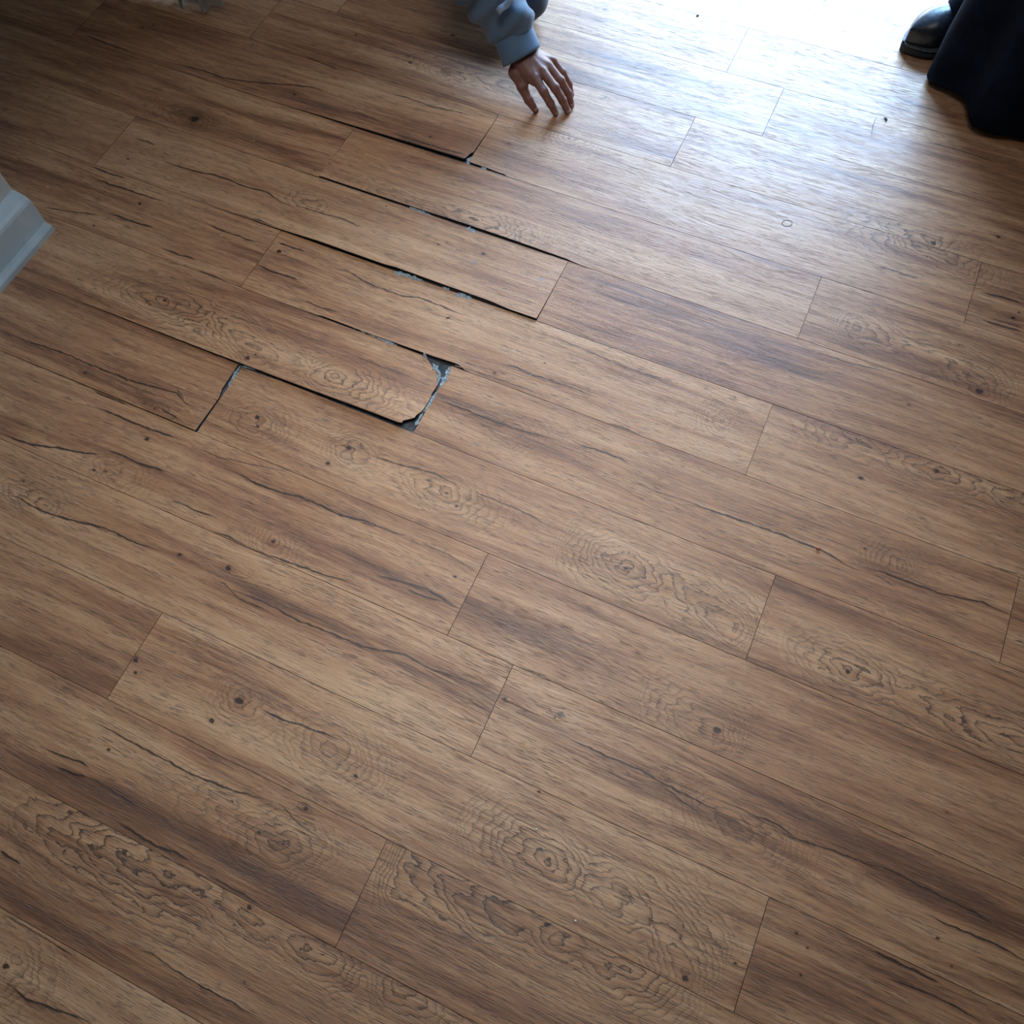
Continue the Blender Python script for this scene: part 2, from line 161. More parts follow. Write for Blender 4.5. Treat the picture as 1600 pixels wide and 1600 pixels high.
KNOTS=[[9,-1.536,1.7697,0.0044,0.5,2],[9,-1.5105,1.7887,0.0044,0.5,2],[5,-0.9411,1.0043,0.0037,0.7,2],[5,-0.6761,0.9417,0.0043,0.8,3],[5,-0.6656,0.9574,0.0021,0.7,1],[6,-0.772,1.2345,0.0046,0.7,2],[4,-0.5792,0.822,0.0041,0.8,2],[4,-0.5653,0.8021,0.0027,0.8,1.5],[4,-0.3838,0.7854,0.0033,0.8,1.5],[4,-0.361,0.8354,0.0061,0.6,3],[4,-0.9931,0.7654,0.0043,0.5,2.5],[4,-0.7911,0.7507,0.0069,0.45,2],[3,-0.7682,0.6809,0.0041,0.7,2],[3,-0.8283,0.5723,0.0027,0.8,1],[3,-0.804,0.5797,0.0047,0.45,2.5],[2,-0.95,0.4909,0.002,0.8,1],[2,-0.554,0.4848,0.0032,0.9,2],[2,-0.4485,0.5001,0.0044,0.95,2],[3,-0.3966,0.5863,0.0051,0.5,2],[3,-0.0288,0.6671,0.0025,0.8,1.5],[4,-0.1243,0.8232,0.0039,0.5,2],[4,-0.0935,0.8051,0.0026,0.8,1],[6,-0.1578,1.1278,0.0042,0.5,2],[6,-0.0685,1.1957,0.0021,0.6,1],[4,0.27,0.8187,0.0038,0.7,2],[4,0.2372,0.8233,0.0019,0.7,1],[4,0.718,0.7936,0.0035,0.85,2.5],[6,0.7698,1.272,0.0039,0.9,2.5],[6,0.6337,1.1947,0.0039,0.7,1.5],[5,0.6813,1.0466,0.0022,0.8,1],[8,0.8067,1.497,0.0054,0.95,2.2],[8,0.8127,1.5189,0.002,0.7,1],[10,0.6246,1.8574,0.0045,0.9,2],[10,0.7573,1.9347,0.0037,0.9,1.5],[9,0.8339,1.7157,0.0035,0.9,2],[9,0.8424,1.7364,0.0018,0.9,1],[3,0.5342,0.5946,0.0063,0.75,2.6],[1,-0.5108,0.2692,0.0043,0.85,2],[1,-0.4964,0.2486,0.003,0.8,1.5],[1,-0.2887,0.2835,0.0059,0.85,3.2],[1,-0.3147,0.2318,0.0035,0.95,1.5],[1,-0.0241,0.2545,0.0026,0.9,1.2],[2,0.1609,0.4892,0.0029,0.9,2],[2,0.2669,0.5047,0.0047,0.9,2],[2,0.2581,0.4957,0.0017,0.9,1],[1,0.2839,0.3649,0.0017,0.95,1],[2,0.484,0.4792,0.0023,0.6,2],[0,-0.459,0.1099,0.0023,0.9,1.5],[0,-0.0783,0.1703,0.0045,0.6,2],[0,-0.1325,0.1015,0.0022,0.8,1.5],[0,-0.084,0.1029,0.0022,0.6,3],[0,-0.2037,0.1265,0.0023,0.5,2],[0,-0.1629,0.0659,0.0039,0.4,2],[-1,-0.0848,-0.0074,0.0043,0.65,2.5],[-1,0.0261,-0.0256,0.0016,0.8,3],[-1,-0.0339,-0.1054,0.0013,0.9,1],[-1,-0.0693,-0.1257,0.0026,0.4,1],[0,0.3819,0.1768,0.0042,0.7,2.6],[0,0.4986,0.1588,0.0016,0.8,4],[1,0.3436,0.27,0.0033,0.75,2],[1,0.6162,0.1976,0.0036,0.9,3],[1,0.682,0.252,0.0021,0.6,2],[2,0.9686,0.423,0.0021,0.8,1.5],[2,0.9982,0.3928,0.0015,0.7,1.5],[1,0.7583,0.3352,0.0021,0.6,1.5],[1,0.7806,0.3216,0.0016,0.8,1],[1,0.7824,0.2798,0.0018,0.8,1.5],[3,0.9374,0.6233,0.0022,0.45,2],[10,-0.7807,1.9298,0.0043,0.7,1.5],[10,-0.7969,1.9499,0.0026,0.6,1],[10,-0.9685,1.9693,0.0035,0.6,1.5],[11,-0.7238,2.07,0.0043,0.6,1.8],[9,-0.4146,1.7622,0.0032,0.6,2],[9,-0.2822,1.8368,0.0032,0.5,1.5],[7,-0.3229,1.4179,0.0045,0.6,1.5],[7,-0.432,1.4006,0.0026,0.7,1],[7,-0.4173,1.4153,0.0015,0.7,1],[7,-0.6041,1.4593,0.0016,0.8,1],[9,-0.6043,1.7017,0.0049,0.45,2],[8,-1.2016,1.5277,0.0124,0.6,3],[7,-1.2831,1.3424,0.0032,0.6,1.5],[6,-1.1688,1.2289,0.0047,0.5,2],[6,-1.2304,1.1251,0.0031,0.6,1.5],[9,-1.0073,1.705,0.005,0.45,2],[9,-1.2114,1.8278,0.0052,0.4,3],[12,-0.3814,2.3226,0.0044,0.5,2],[12,-0.1389,2.3937,0.0026,0.9,1],[11,0.4226,2.2065,0.0032,0.9,1],[12,0.1976,2.3687,0.0067,0.35,2],[6,0.3392,1.2762,0.0027,0.5,1.5],[7,0.6796,1.4053,0.0041,0.4,1.5],[7,0.2738,1.3714,0.0014,0.7,1],[-2,-0.4069,-0.2518,0.0048,0.6,3],[8,0.7504,1.5996,0.0035,0.35,2],[7,-0.8252,1.4149,0.0016,0.7,1],[10,-0.2536,2.0059,0.0041,0.4,2]]
AXES=[[5,[[-1.2987,0.9949,0.1],[-1.0591,0.998,0.03],[-0.9411,1.0043,0.004],[-0.8201,1.0129,0.03],[-0.7363,0.9949,0.012],[-0.6729,0.9692,0.006],[-0.5353,0.9604,0.03],[-0.4744,0.976,0.003],[-0.3905,0.9747,0.03],[-0.2125,0.9768,0.1]],[[-0.863,0.9984,0.26,0.07,1],[-0.6823,0.9708,0.1,0.09,0.8],[-0.4451,0.9724,0.16,0.06,1]]],[4,[[0.1116,0.8125,0.08],[0.2185,0.8194,0.02],[0.27,0.8187,0.004],[0.3531,0.8164,0.03],[0.4203,0.8106,0.02],[0.5053,0.7859,0.01],[0.5696,0.7805,0.06]],[[0.3008,0.8149,0.2,0.06,1],[0.4468,0.8084,0.12,0.08,0.9]]],[4,[[0.5692,0.8212,0.05],[0.6632,0.7955,0.02],[0.718,0.7936,0.004],[0.8073,0.7921,0.03],[0.8993,0.7952,0.02],[1.0343,0.7963,0.0],[1.1434,0.7972,0.06]],[[0.7356,0.795,0.14,0.06,1],[0.9453,0.7933,0.25,0.06,1]]],[6,[[0.4545,1.2763,0.05],[0.553,1.2687,0.02],[0.661,1.2664,0.035],[0.7698,1.272,0.004],[0.8679,1.2691,0.03],[0.9673,1.274,0.0],[1.0658,1.2718,0.05]],[[0.6174,1.2802,0.2,0.05,0.9],[0.8548,1.2712,0.2,0.05,1]]],[8,[[0.4541,1.5655,0.05],[0.5217,1.5566,0.004],[0.6157,1.5506,0.03],[0.714,1.5474,0.025],[0.8029,1.5146,0.005],[0.8981,1.5039,0.05]],[[0.6009,1.5534,0.16,0.06,0.9],[0.7712,1.5362,0.12,0.09,0.9]]],[9,[[0.3764,1.8361,0.08],[0.5124,1.8409,0.05],[0.6246,1.8574,0.004],[0.7238,1.8183,0.03],[0.8361,1.8266,0.08]],[[0.6049,1.8284,0.2,0.07,1]]],[10,[[0.3709,1.8553,0.05],[0.506,1.8656,0.03],[0.6224,1.8606,0.004],[0.683,1.872,0.03],[0.8254,1.8819,0.08]],[[0.5666,1.8639,0.16,0.035,1]]],[1,[[0.1534,0.267,0.08],[0.2628,0.2705,0.025],[0.3436,0.27,0.004],[0.4067,0.2689,0.03],[0.4651,0.2682,0.015],[0.539,0.2538,0.03],[0.6134,0.2054,0.008],[0.6867,0.209,0.06]],[[0.3454,0.2742,0.2,0.06,1],[0.5582,0.2626,0.14,0.09,1]]],[1,[[-0.5034,0.2334,0.05],[-0.3787,0.2628,0.06],[-0.2887,0.2835,0.006],[-0.1943,0.2808,0.04],[-0.0908,0.2771,0.003],[-0.0163,0.2738,0.04],[0.0722,0.2775,0.09],[0.1534,0.267,0.08]],[[-0.2856,0.2784,0.06,0.05,0.8],[-0.0844,0.2775,0.13,0.055,0.7]]],[4,[[-0.6817,0.7983,0.03],[-0.5686,0.8128,0.004],[-0.4576,0.8269,0.06],[-0.3557,0.8343,0.006],[-0.2431,0.8291,0.04],[-0.1226,0.8256,0.003],[-0.032,0.8182,0.04],[0.0944,0.8201,0.1]],[[-0.575,0.81,0.1,0.06,0.8],[-0.3557,0.8343,0.06,0.05,0.9],[-0.1193,0.8191,0.13,0.05,0.8]]],[0,[[0.0731,0.1674,0.05],[0.1771,0.1699,0.036],[0.3207,0.1701,0.012],[0.3614,0.1706,0.02],[0.4028,0.1685,0.003],[0.4525,0.1725,0.014],[0.4962,0.1618,0.003],[0.55,0.1663,0.01],[0.5932,0.1681,0.03],[0.6769,0.175,0.08]],[[0.2036,0.1654,0.24,0.085,1.3],[0.4039,0.1659,0.1,0.06,1],[0.5296,0.1619,0.12,0.06,1]]],[-1,[[-0.5648,-0.0345,0.055],[-0.4371,-0.0356,0.036],[-0.2439,-0.0217,0.01],[-0.1567,-0.0152,0.02],[-0.0726,-0.0169,0.003],[-0.0168,-0.0159,0.014],[0.0334,-0.0171,0.003],[0.0824,-0.0175,0.01],[0.1393,-0.0118,0.03],[0.2229,-0.0138,0.08]],[[-0.3298,-0.0327,0.26,0.085,1.3],[-0.0711,-0.0194,0.1,0.06,1],[0.0584,-0.0181,0.12,0.06,1]]],[0,[[-0.6977,0.0036,0.1],[-0.3946,0.0786,0.08],[-0.201,0.0948,0.04],[-0.084,0.1029,0.003],[0.005,0.1195,0.04],[0.0799,0.1201,0.1]],[[-0.0892,0.1051,0.1,0.07,0.9],[-0.2334,0.1036,0.12,0.05,0.6]]],[8,[[-0.8397,1.5479,0.08],[-0.6688,1.5037,0.02],[-0.5546,1.4891,0.004],[-0.4487,1.4857,0.01],[-0.3368,1.5008,0.012],[-0.2287,1.4831,0.05],[-0.162,1.4804,0.1]],[[-0.5546,1.4891,0.14,0.05,0.7],[-0.3649,1.4888,0.16,0.06,1.1]]],[-2,[[-0.4228,-0.2487,0.01],[-0.2907,-0.2495,0.06],[-0.1014,-0.2506,0.1]],[[-0.4069,-0.2518,0.1,0.06,0.8]]],[-1,[[0.1438,-0.0199,0.04],[0.1977,-0.0103,0.005],[0.282,-0.0162,0.03],[0.3621,-0.0181,0.05]],[[0.2093,-0.01,0.13,0.06,0.9]]],[2,[[0.439,0.4553,0.08],[0.5591,0.4508,0.02],[0.616,0.4536,0.006],[0.695,0.4554,0.03],[0.7877,0.4423,0.1]],[[0.616,0.4536,0.14,0.05,0.7]]],[5,[[-0.3034,1.034,0.05],[-0.1658,1.0058,0.02],[-0.0585,1.0013,0.006],[0.0278,1.0056,0.05],[0.1306,1.0012,0.1]],[[-0.1056,1.0063,0.12,0.05,0.7]]],[5,[[0.6549,1.0453,0.06],[0.7056,1.0455,0.03],[0.7574,1.0392,0.004],[0.8084,1.0329,0.05]],[[0.7362,1.0488,0.07,0.035,0.9]]],[2,[[-1.0483,0.451,0.05],[-0.9464,0.4713,0.025],[-0.8693,0.4681,0.004],[-0.778,0.4657,0.06]],[[-0.9122,0.4702,0.08,0.04,0.9]]],[7,[[-0.9443,1.4103,0.05],[-0.8486,1.405,0.03],[-0.7496,1.3909,0.004],[-0.6721,1.3799,0.06]],[[-0.7983,1.397,0.07,0.035,0.9]]],[3,[[0.3712,0.5991,0.05],[0.4581,0.5995,0.02],[0.5357,0.5903,0.006],[0.6076,0.5857,0.06]],[[0.4707,0.5988,0.16,0.06,0.7]]],[8,[[-1.415,1.5301,0.06],[-1.2928,1.5299,0.02],[-1.1964,1.5199,0.006],[-1.0805,1.5069,0.06]],[[-1.2262,1.5199,0.14,0.06,0.6]]],[3,[[-0.971,0.5683,0.08],[-0.8165,0.5857,0.03],[-0.7532,0.5888,0.01],[-0.6576,0.5902,0.06]],[[-0.7843,0.5866,0.1,0.04,0.6]]],[3,[[-0.508,0.5771,0.08],[-0.3966,0.5863,0.006],[-0.2867,0.5837,0.06]],[[-0.3916,0.5855,0.08,0.035,0.6]]],[10,[[-0.8435,1.8985,0.06],[-0.6878,1.9312,0.02],[-0.5853,1.9527,0.02],[-0.4664,1.9555,0.003],[-0.3462,1.9498,0.06]],[[-0.6009,1.9462,0.2,0.05,0.9]]],[12,[[0.0242,2.3372,0.05],[0.0709,2.3564,0.005],[0.1746,2.3592,0.05]],[[0.0901,2.3509,0.12,0.06,0.7]]],[9,[[-0.3852,1.8346,0.06],[-0.2822,1.8368,0.006],[-0.1586,1.8342,0.06]],[[-0.2782,1.8313,0.1,0.05,0.7]]],[6,[[0.2647,1.2108,0.05],[0.3342,1.2153,0.006],[0.3759,1.2165,0.03]],[[0.328,1.2126,0.1,0.05,0.6]]],[4,[[-1.1148,0.7554,0.06],[-0.9905,0.7666,0.008],[-0.7911,0.7507,0.01],[-0.6725,0.7588,0.03]],[[-0.8022,0.7546,0.1,0.05,0.8]]]]
BLOTCHES=[[-1,-0.3939,-0.1828,0.35,0.016,0.9],[-1,-0.0419,-0.1552,0.35,0.016,0.9],[0,0.1889,0.052,0.3,0.014,0.8],[0,0.362,0.0303,0.3,0.012,0.8],[0,-0.2984,0.039,0.22,0.03,0.75],[0,-0.0545,0.026,0.2,0.03,0.75],[0,0.0346,0.0235,0.15,0.03,0.7],[2,-0.302,0.4609,0.3,0.04,0.6],[2,0.4232,0.4964,0.25,0.04,0.5],[2,0.8006,0.5146,0.3,0.05,0.55],[2,1.0317,0.4893,0.25,0.05,0.8],[1,0.7238,0.226,0.035,0.04,1.0],[1,0.778,0.2214,0.1,0.02,0.8],[2,-0.0401,0.4946,0.25,0.04,0.5],[3,-0.0359,0.622,0.1,0.02,0.6],[1,-0.3035,0.3229,0.1,0.03,0.5],[4,-1.132,0.9223,0.2,0.03,0.4],[8,-0.4941,1.5776,0.12,0.02,0.5],[8,-0.6305,1.6358,0.2,0.03,0.3],[3,-1.0675,0.6038,0.05,0.05,0.8],[4,-0.7911,0.7507,0.05,0.02,0.5],[4,-0.3498,0.8571,0.05,0.03,0.4],[4,-0.5407,0.8598,0.03,0.02,0.4],[7,0.6582,1.3823,0.3,0.02,0.4],[7,0.8003,1.3437,0.3,0.02,0.4],[4,0.6572,0.902,0.3,0.015,0.35],[6,0.9069,1.142,0.2,0.03,0.4],[9,0.7616,1.7751,0.2,0.06,0.5],[10,0.6322,1.9661,0.3,0.02,0.4],[3,0.5395,0.6108,0.05,0.03,0.5],[2,0.9135,0.4995,0.2,0.02,0.6],[6,-1.4262,1.1607,0.3,0.05,0.4],[9,-1.5799,1.7038,0.25,0.04,0.4],[9,-1.2829,1.7301,0.3,0.03,0.5],[7,-0.9514,1.3616,0.3,0.04,0.4],[7,-1.2911,1.3822,0.15,0.03,0.5],[5,-0.9948,1.0623,0.25,0.03,0.3],[3,-0.8279,0.556,0.2,0.02,0.3],[9,-1.6455,1.7049,0.15,0.04,0.3],[4,-0.2571,0.7986,0.25,0.015,-0.7],[4,0.1192,0.7636,0.3,0.015,-0.7],[3,0.5568,0.6312,0.3,0.014,-0.5],[3,-1.0308,0.6462,0.2,0.02,-0.4],[2,-0.5924,0.4483,0.3,0.015,-0.6],[1,-0.5335,0.1933,0.0001,0.0001,0],[1,-0.3068,0.2175,0.3,0.02,-0.5],[1,0.0515,0.2682,0.2,0.015,-0.6],[1,0.1964,0.3337,0.3,0.02,-0.6],[1,0.4386,0.3054,0.3,0.015,-0.5],[3,0.8011,0.5953,0.3,0.015,-0.4],[7,-0.4899,1.299,0.2,0.03,-0.4],[7,-0.2658,1.3143,0.15,0.02,-0.5],[9,-0.8261,1.7246,0.1,0.02,-0.2],[0,-0.5927,0.1536,0.25,0.02,-0.4],[-1,-0.4199,-0.184,0.2,0.02,-0.4],[-2,-0.1359,-0.2181,0.25,0.03,-0.3],[5,-0.5566,0.9971,0.2,0.03,-0.2],[3,0.2417,0.6341,0.3,0.05,0.12]]
STAINS=[[-0.3316,1.3872,0.008],[-0.4732,1.6137,0.0062],[-0.5528,1.1931,0.0054],[-0.0693,-0.1257,0.0045],[-0.5299,1.65,0.0054],[-0.1684,1.4021,0.0062]]

OFF = {0: .0769, 1: -.5174, 2: .1484, 3: .0097, 4: -.6793, 5: -.2534, 6: -.8009, 7: -.1313, 8: -.8023, 9: -.4808, 10: -.0164, 11: .1578, 12: .0030, 13: .4150, -1: -.62, -2: -.95, 14: -.35, 15: .25, 16: -.15}
TONES = {}
rnd = random.Random(7)
def row_off(k):
    if k in OFF: return OFF[k]
    return ((k * 0.377 * 2.1) % 1.0) * LEN
def sstep(x, a, b):
    t = np.clip((x - a) / (b - a), 0, 1); return t * t * (3 - 2 * t)
def fields(k, u, y, seed):
    """grain flow, ring phase, ring strength, blotch and stain at floor points of plank row k"""
    g = y + 0.0035 * np.sin(u * 5.1 + seed * 7) + 0.002 * np.sin(u * 11.7 + seed * 3 + y * 20)
    for kk, ku, ky, r, s, h in KNOTS:
        if kk != k: continue
        ru = r * (3.0 + 1.5 * h); rv = r * (1.4 + .6 * h)
        e = np.exp(-((u - ku) / ru) ** 2 - ((y - ky) / rv) ** 2)
        g = g - (y - ky) * 0.75 * e
    yc = (k + .5) * W
    base = np.sqrt((g - yc - 0.07) ** 2 + (0.05 + 0.02 * np.sin(u * 2.2 + seed * 5)) ** 2)
    hh = base ** 2; F = base.copy(); Mk = np.full_like(u, 0.07)
    tot = np.zeros_like(u)
    for kk, pts, wins in AXES:
        if kk != k: continue
        P = np.array(pts); a, b = P[0, 0], P[-1, 0]
        tcv = np.interp(u, P[:, 0], P[:, 1]); h = np.interp(u, P[:, 0], P[:, 2])
        w = sstep(u, a - .05, a + .03) * (1 - sstep(u, b - .03, b + .05))
        q = np.sqrt((g - tcv) ** 2 * 0.5 + h ** 2)
        F = F * (1 - w) + q * w
        for wu, wy, wl, ww, s in wins:
            Mk = np.maximum(Mk, .85 * s * np.exp(-(np.abs(u - wu) / wl) ** 2.4 - (np.abs(y - wy) / ww) ** 2.4) * w ** 4)
    for kk, ku, ky, r, s, h in KNOTS:
        if kk != k: continue
        d = np.sqrt(((u - ku) * .6) ** 2 + (y - ky) ** 2)
        Mk = np.maximum(Mk, (.15 + .25 * (h > 1.8)) * np.exp(-(d / (r * (1.5 + h))) ** 2))
    F = F + 0.0015 * np.sin(u * 31 + y * 60 + seed * 9) + 0.0022 * np.sin(u * 13 - y * 45 + seed * 4) + 0.0016 * np.sin(u * 73 + y * 130 + seed * 2) + 0.0010 * np.sin(y * 260 - u * 40)
    F = F / 0.0068 + 0.22 * np.sin(F * 190) + seed * 10
    T = np.zeros_like(u)
    for kk, bu, by, bl_, bw, s in BLOTCHES:
        if kk != k: continue
        T += s * np.exp(-((u - bu) / bl_) ** 2 - ((y - by) / bw) ** 2)
    for kk, ku, ky, r, s, h in KNOTS:
        if kk != k: continue
        T += .55 * s * np.exp(-((u - ku) / (r * (2 + h))) ** 2 - ((y - ky) / (r * (1 + h * .6))) ** 2)
    S = np.zeros_like(u)
    for su_, sy_, r in STAINS:
        S = np.maximum(S, np.exp(-(((u - su_) ** 2 + (y - sy_) ** 2) / r ** 2) ** 2))
    return g, F, Mk, T, S
class Geo:
    def __init__(s): s.v = []; s.f = []; s.m = []; s.g = []; s.r = []; s.t = []; s.n = 0
    def add(s, v, f, mi, g, r, t):
        s.v.append(v); s.f.append(np.asarray(f) + s.n); s.m.append(np.full(len(f), mi)); s.g.append(g); s.r.append(r); s.t.append(t); s.n += len(v)
    def build(s, name, mats, parent=None, smooth=False):
        V = np.concatenate(s.v); me = bpy.data.meshes.new(name)
        nv = len(V); F = [f for f in s.f]; nf = sum(len(f) for f in F)
        me.vertices.add(nv); me.vertices.foreach_set('co', V.astype(np.float32).ravel())
        tot = np.concatenate([np.full(len(f), f.shape[1]) for f in F]); lo = np.concatenate([f.ravel() for f in F])
        me.loops.add(len(lo)); me.loops.foreach_set('vertex_index', lo.astype(np.int32))
        me.polygons.add(nf); me.polygons.foreach_set('loop_start', np.concatenate([[0], np.cumsum(tot)[:-1]]).astype(np.int32))
        me.polygons.foreach_set('material_index', np.concatenate(s.m).astype(np.int32))
        me.update(calc_edges=True)
        for nm, arr in (('grain', s.g), ('ring', s.r), ('tone', s.t)):
            a = me.attributes.new(nm, 'FLOAT_VECTOR', 'POINT'); a.data.foreach_set('vector', np.concatenate(arr).astype(np.float32).ravel())
        for m in mats: me.materials.append(m)
        me.validate()
        o = bpy.data.objects.new(name, me); C.objects.link(o)
        if parent: o.parent = parent
        return o
def plank(geo, k, u0, u1, res, lift=None, uend=None, ylo=None, yhi=None, seed=None, tone=None):
    """one plank: printed top (with its print marks), dark side faces 4 mm deep"""
    seed = (k * 0.61803 + u0 * 1.37) % 1.0 if seed is None else seed
    tone = (((k * 37 + int(round(u0 * 10)) * 17) % 11) / 11 - .5) * 0.17 if tone is None else tone
    gap = 0.0005
    a, b = u0 + gap, u1 - gap; lo, hi = k * W + gap, (k + 1) * W - gap
    nx = max(2, int((b - a) / res)); ny = max(2, int(W / res))
    us = np.concatenate([[a], np.linspace(a + .0008, b - .0008, nx), [b]]); ts = np.concatenate([[0], np.linspace(.0045, .9955, ny), [1]])
    U, T = np.meshgrid(us, ts, indexing='ij')
    if uend is not None:
        ua = b - 0.10; s = np.clip((U - ua) / (b - ua), 0, 1)
        ue = np.interp((k + T) * W, uend[0], uend[1]); U = np.where(U > ua, ua + s * (ue - ua), U)
    lo_ = np.full_like(U, lo) if ylo is None else lo + np.interp(U, *ylo)
    hi_ = np.full_like(U, hi) if yhi is None else hi - np.interp(U, *yhi)
    Y = lo_ + T * (hi_ - lo_)
    zf = (lambda u, y: np.zeros_like(u)) if lift is None else lift
    Z = zf(U, Y).copy()
    edge = np.zeros_like(U, bool); edge[0] = edge[-1] = True; edge[:, 0] = edge[:, -1] = True
    Z[edge] -= 0.00002
    def attrs(u, y, dark):
        g, F, Mk, B, S = fields(k, u, y, seed)
        return (np.stack([u + seed * 13, g, np.full_like(u, seed * 5)], 1), np.stack([F, Mk, dark], 1), np.stack([B, np.full_like(u, tone), S], 1))
    v = np.stack([U.ravel(), Y.ravel(), Z.ravel()], 1); at = attrs(v[:, 0], v[:, 1], np.zeros(len(v)))
    nX, nY = U.shape; I = np.arange(nX * nY).reshape(nX, nY)
    f = np.stack([I[:-1, :-1], I[1:, :-1], I[1:, 1:], I[:-1, 1:]], -1).reshape(-1, 4)
    geo.add(v, f, 0, *at)
    ring = np.concatenate([I[:, 0], I[-1, 1:], I[-2::-1, -1], I[0, -2:0:-1]])
    top = v[ring]; bot = top.copy(); bot[:, 2] -= 0.0042
    sv = np.concatenate([top, bot]); n = len(ring); i = np.arange(n); j = (i + 1) % n
    z3 = np.zeros((2 * n, 3)); geo.add(sv, np.stack([i, i + n, j + n, j], 1), 1, z3, z3, z3)
    # underside
    bv = v.copy(); bv[:, 2] -= 0.0042; z3 = np.zeros((4, 3)); c4 = bv[[I[0, 0], I[0, -1], I[-1, -1], I[-1, 0]]]
    geo.add(c4, np.array([[0, 1, 2, 3]]), 1, z3, z3, z3)
    # print marks
    for ci, (kk, hw, s, pts) in enumerate(CRACKS):
        if kk != k: continue
        P = np.array(pts)
        if P[:, 0].max() < a or P[:, 0].min() > b: continue
        P = P[(P[:, 0] > a + .001) & (P[:, 0] < b - .001)]
        if len(P) < 2: continue
        if uend is not None: P = P[P[:, 0] < np.interp(P[:, 1], uend[0], uend[1]) - .004]
        if len(P) < 2: continue
        n = max(4, int((P[-1, 0] - P[0, 0]) / .004)); uu = np.linspace(P[0, 0], P[-1, 0], n); yy = np.interp(uu, P[:, 0], P[:, 1])
        rr = np.random.RandomState(int(abs(P[0, 0]) * 1e4) % 9999)
        jit = np.convolve(rr.randn(n + 4), [.2, .3, .3, .2, 0], 'valid') * .0011
        yy = yy + jit; e = np.linspace(0, 1, n); tap = np.clip(np.minimum(e, 1 - e) * 6, .15, 1)
        wv = hw * tap * (0.75 + .55 * np.abs(np.convolve(rr.randn(n + 6), np.ones(7) / 3, 'valid')))
        wv = np.clip(wv, .0005, .0027) * 1.55
        yl = np.clip(yy - wv, k * W + .0012, (k + 1) * W - .0012); yh = np.clip(yy + wv, k * W + .0012, (k + 1) * W - .0012); yy = np.clip(yy, yl, yh)
        uu3 = np.concatenate([uu, uu, uu]); y3 = np.concatenate([yl, yy, yh]); d3 = np.concatenate([np.zeros(n), np.full(n, s) * (.75 + .25 * tap), np.zeros(n)])
        vv = np.stack([uu3, y3, zf(uu3, y3) + .00015 + (ci % 7) * .00003], 1); at = attrs(uu3, y3, d3); i = np.arange(n - 1)
        f = np.concatenate([np.stack([i, i + 1, i + 1 + n, i + n], 1), np.stack([i + n, i + 1 + n, i + 1 + 2 * n, i + 2 * n], 1)])
        geo.add(vv, f, 0, *at)
    for kk, ku, ky, r, s, h in KNOTS:
        if kk != k or ku < a + .003 or ku > b - .003: continue
        na = 20; an = np.arange(na) / na * 2 * PI
        rr = np.random.RandomState(int(abs(ku) * 1e4) % 9999); rad = 1 + .18 * rr.randn(na); rad = (rad + np.roll(rad, 1) + np.roll(rad, -1)) / 3
        uu = [np.array([ku])]; yv = [np.array([ky])]; dd = [np.array([s])]
        for q, dv in ((.55, s * .92), (.95, s * .55), (1.7, 0.0)):
            uu.append(ku + r * q * 1.25 * rad * np.cos(an)); yv.append(ky + r * q * .95 * rad * np.sin(an)); dd.append(np.full(na, dv))
        uu = np.clip(np.concatenate(uu), a + .0015, b - .0015); yv = np.clip(np.concatenate(yv), k * W + .0012, (k + 1) * W - .0012); dd = np.concatenate(dd)
        vv = np.stack([uu, yv, zf(uu, yv) + .00040], 1); at = attrs(uu, yv, dd); i = np.arange(na); j = (i + 1) % na
        geo.add(vv, np.stack([np.zeros(na, int), 1 + i, 1 + j], 1), 0, *at)
        z = np.zeros((0, 3))
        for q in range(2):
            f = np.stack([1 + q * na + i, 1 + (q + 1) * na + i, 1 + (q + 1) * na + j, 1 + q * na + j], 1)
            geo.f.append(f + geo.n - len(vv)); geo.m.append(np.zeros(len(f)))
def mk_lift(k, pts, power=1.6, hpts=None):
    """raised low-y edge: pts = [(u, height)], falling to zero across the plank"""
    P = np.array(pts); H = None if hpts is None else np.array(hpts)
    def f(u, y):
        t = np.clip((y - k * W) / W, 0, 1); z = np.interp(u, P[:, 0], P[:, 1]) * (1 - t) ** power
        if H is not None: z = z + np.interp(u, H[:, 0], H[:, 1]) * t ** power
        return z
    return f
def wobble(u0, u1, amp, seed, n=40):
    rr = np.random.RandomState(seed); uu = np.linspace(u0, u1, n); v = np.abs(rr.randn(n)) * amp; v[0] = v[-1] = 0; return uu, v
def tag(o, label, cat, group=None, kind=None):
    if label: o['label'] = label
    if cat: o['category'] = cat
    if group: o['group'] = group
    if kind: o['kind'] = kind
    return o
LOOSE = {}   # (row, index along row) -> spec
def loose(k, m, **kw): LOOSE[(k, m)] = kw
GP = 'loose planks around the gaps'
loose(9, -1, lift=mk_lift(9, [(-1.25, 0), (-1.0, .001), (-.85, .004), (-.7, .007), (-.52, .010), (-.48, .009)]), ylo=(np.array([-1.0, -.9, -.6, -.5, -.47]), np.array([0, .0005, .002, .003, .004])),
      label='loose wood-look plank below the reaching hand, its raised lower edge over the highest black gap')
loose(9, 0, lift=mk_lift(9, [(-.481, .003), (-.42, .002), (-.36, 0)]), ylo=(np.array([-.481, -.478, -.44, -.42, -.38, -.375]), np.array([.007, .004, .004, .003, .003, 0])),
      label='wood-look plank in the bluish glare with a chipped lower left corner right of the highest gap')
loose(8, -1, lift=mk_lift(8, [(-1.0, 0), (-.81, .001)]), label='dark-lying wood-look plank whose right end meets the narrow end crack under the highest gap')
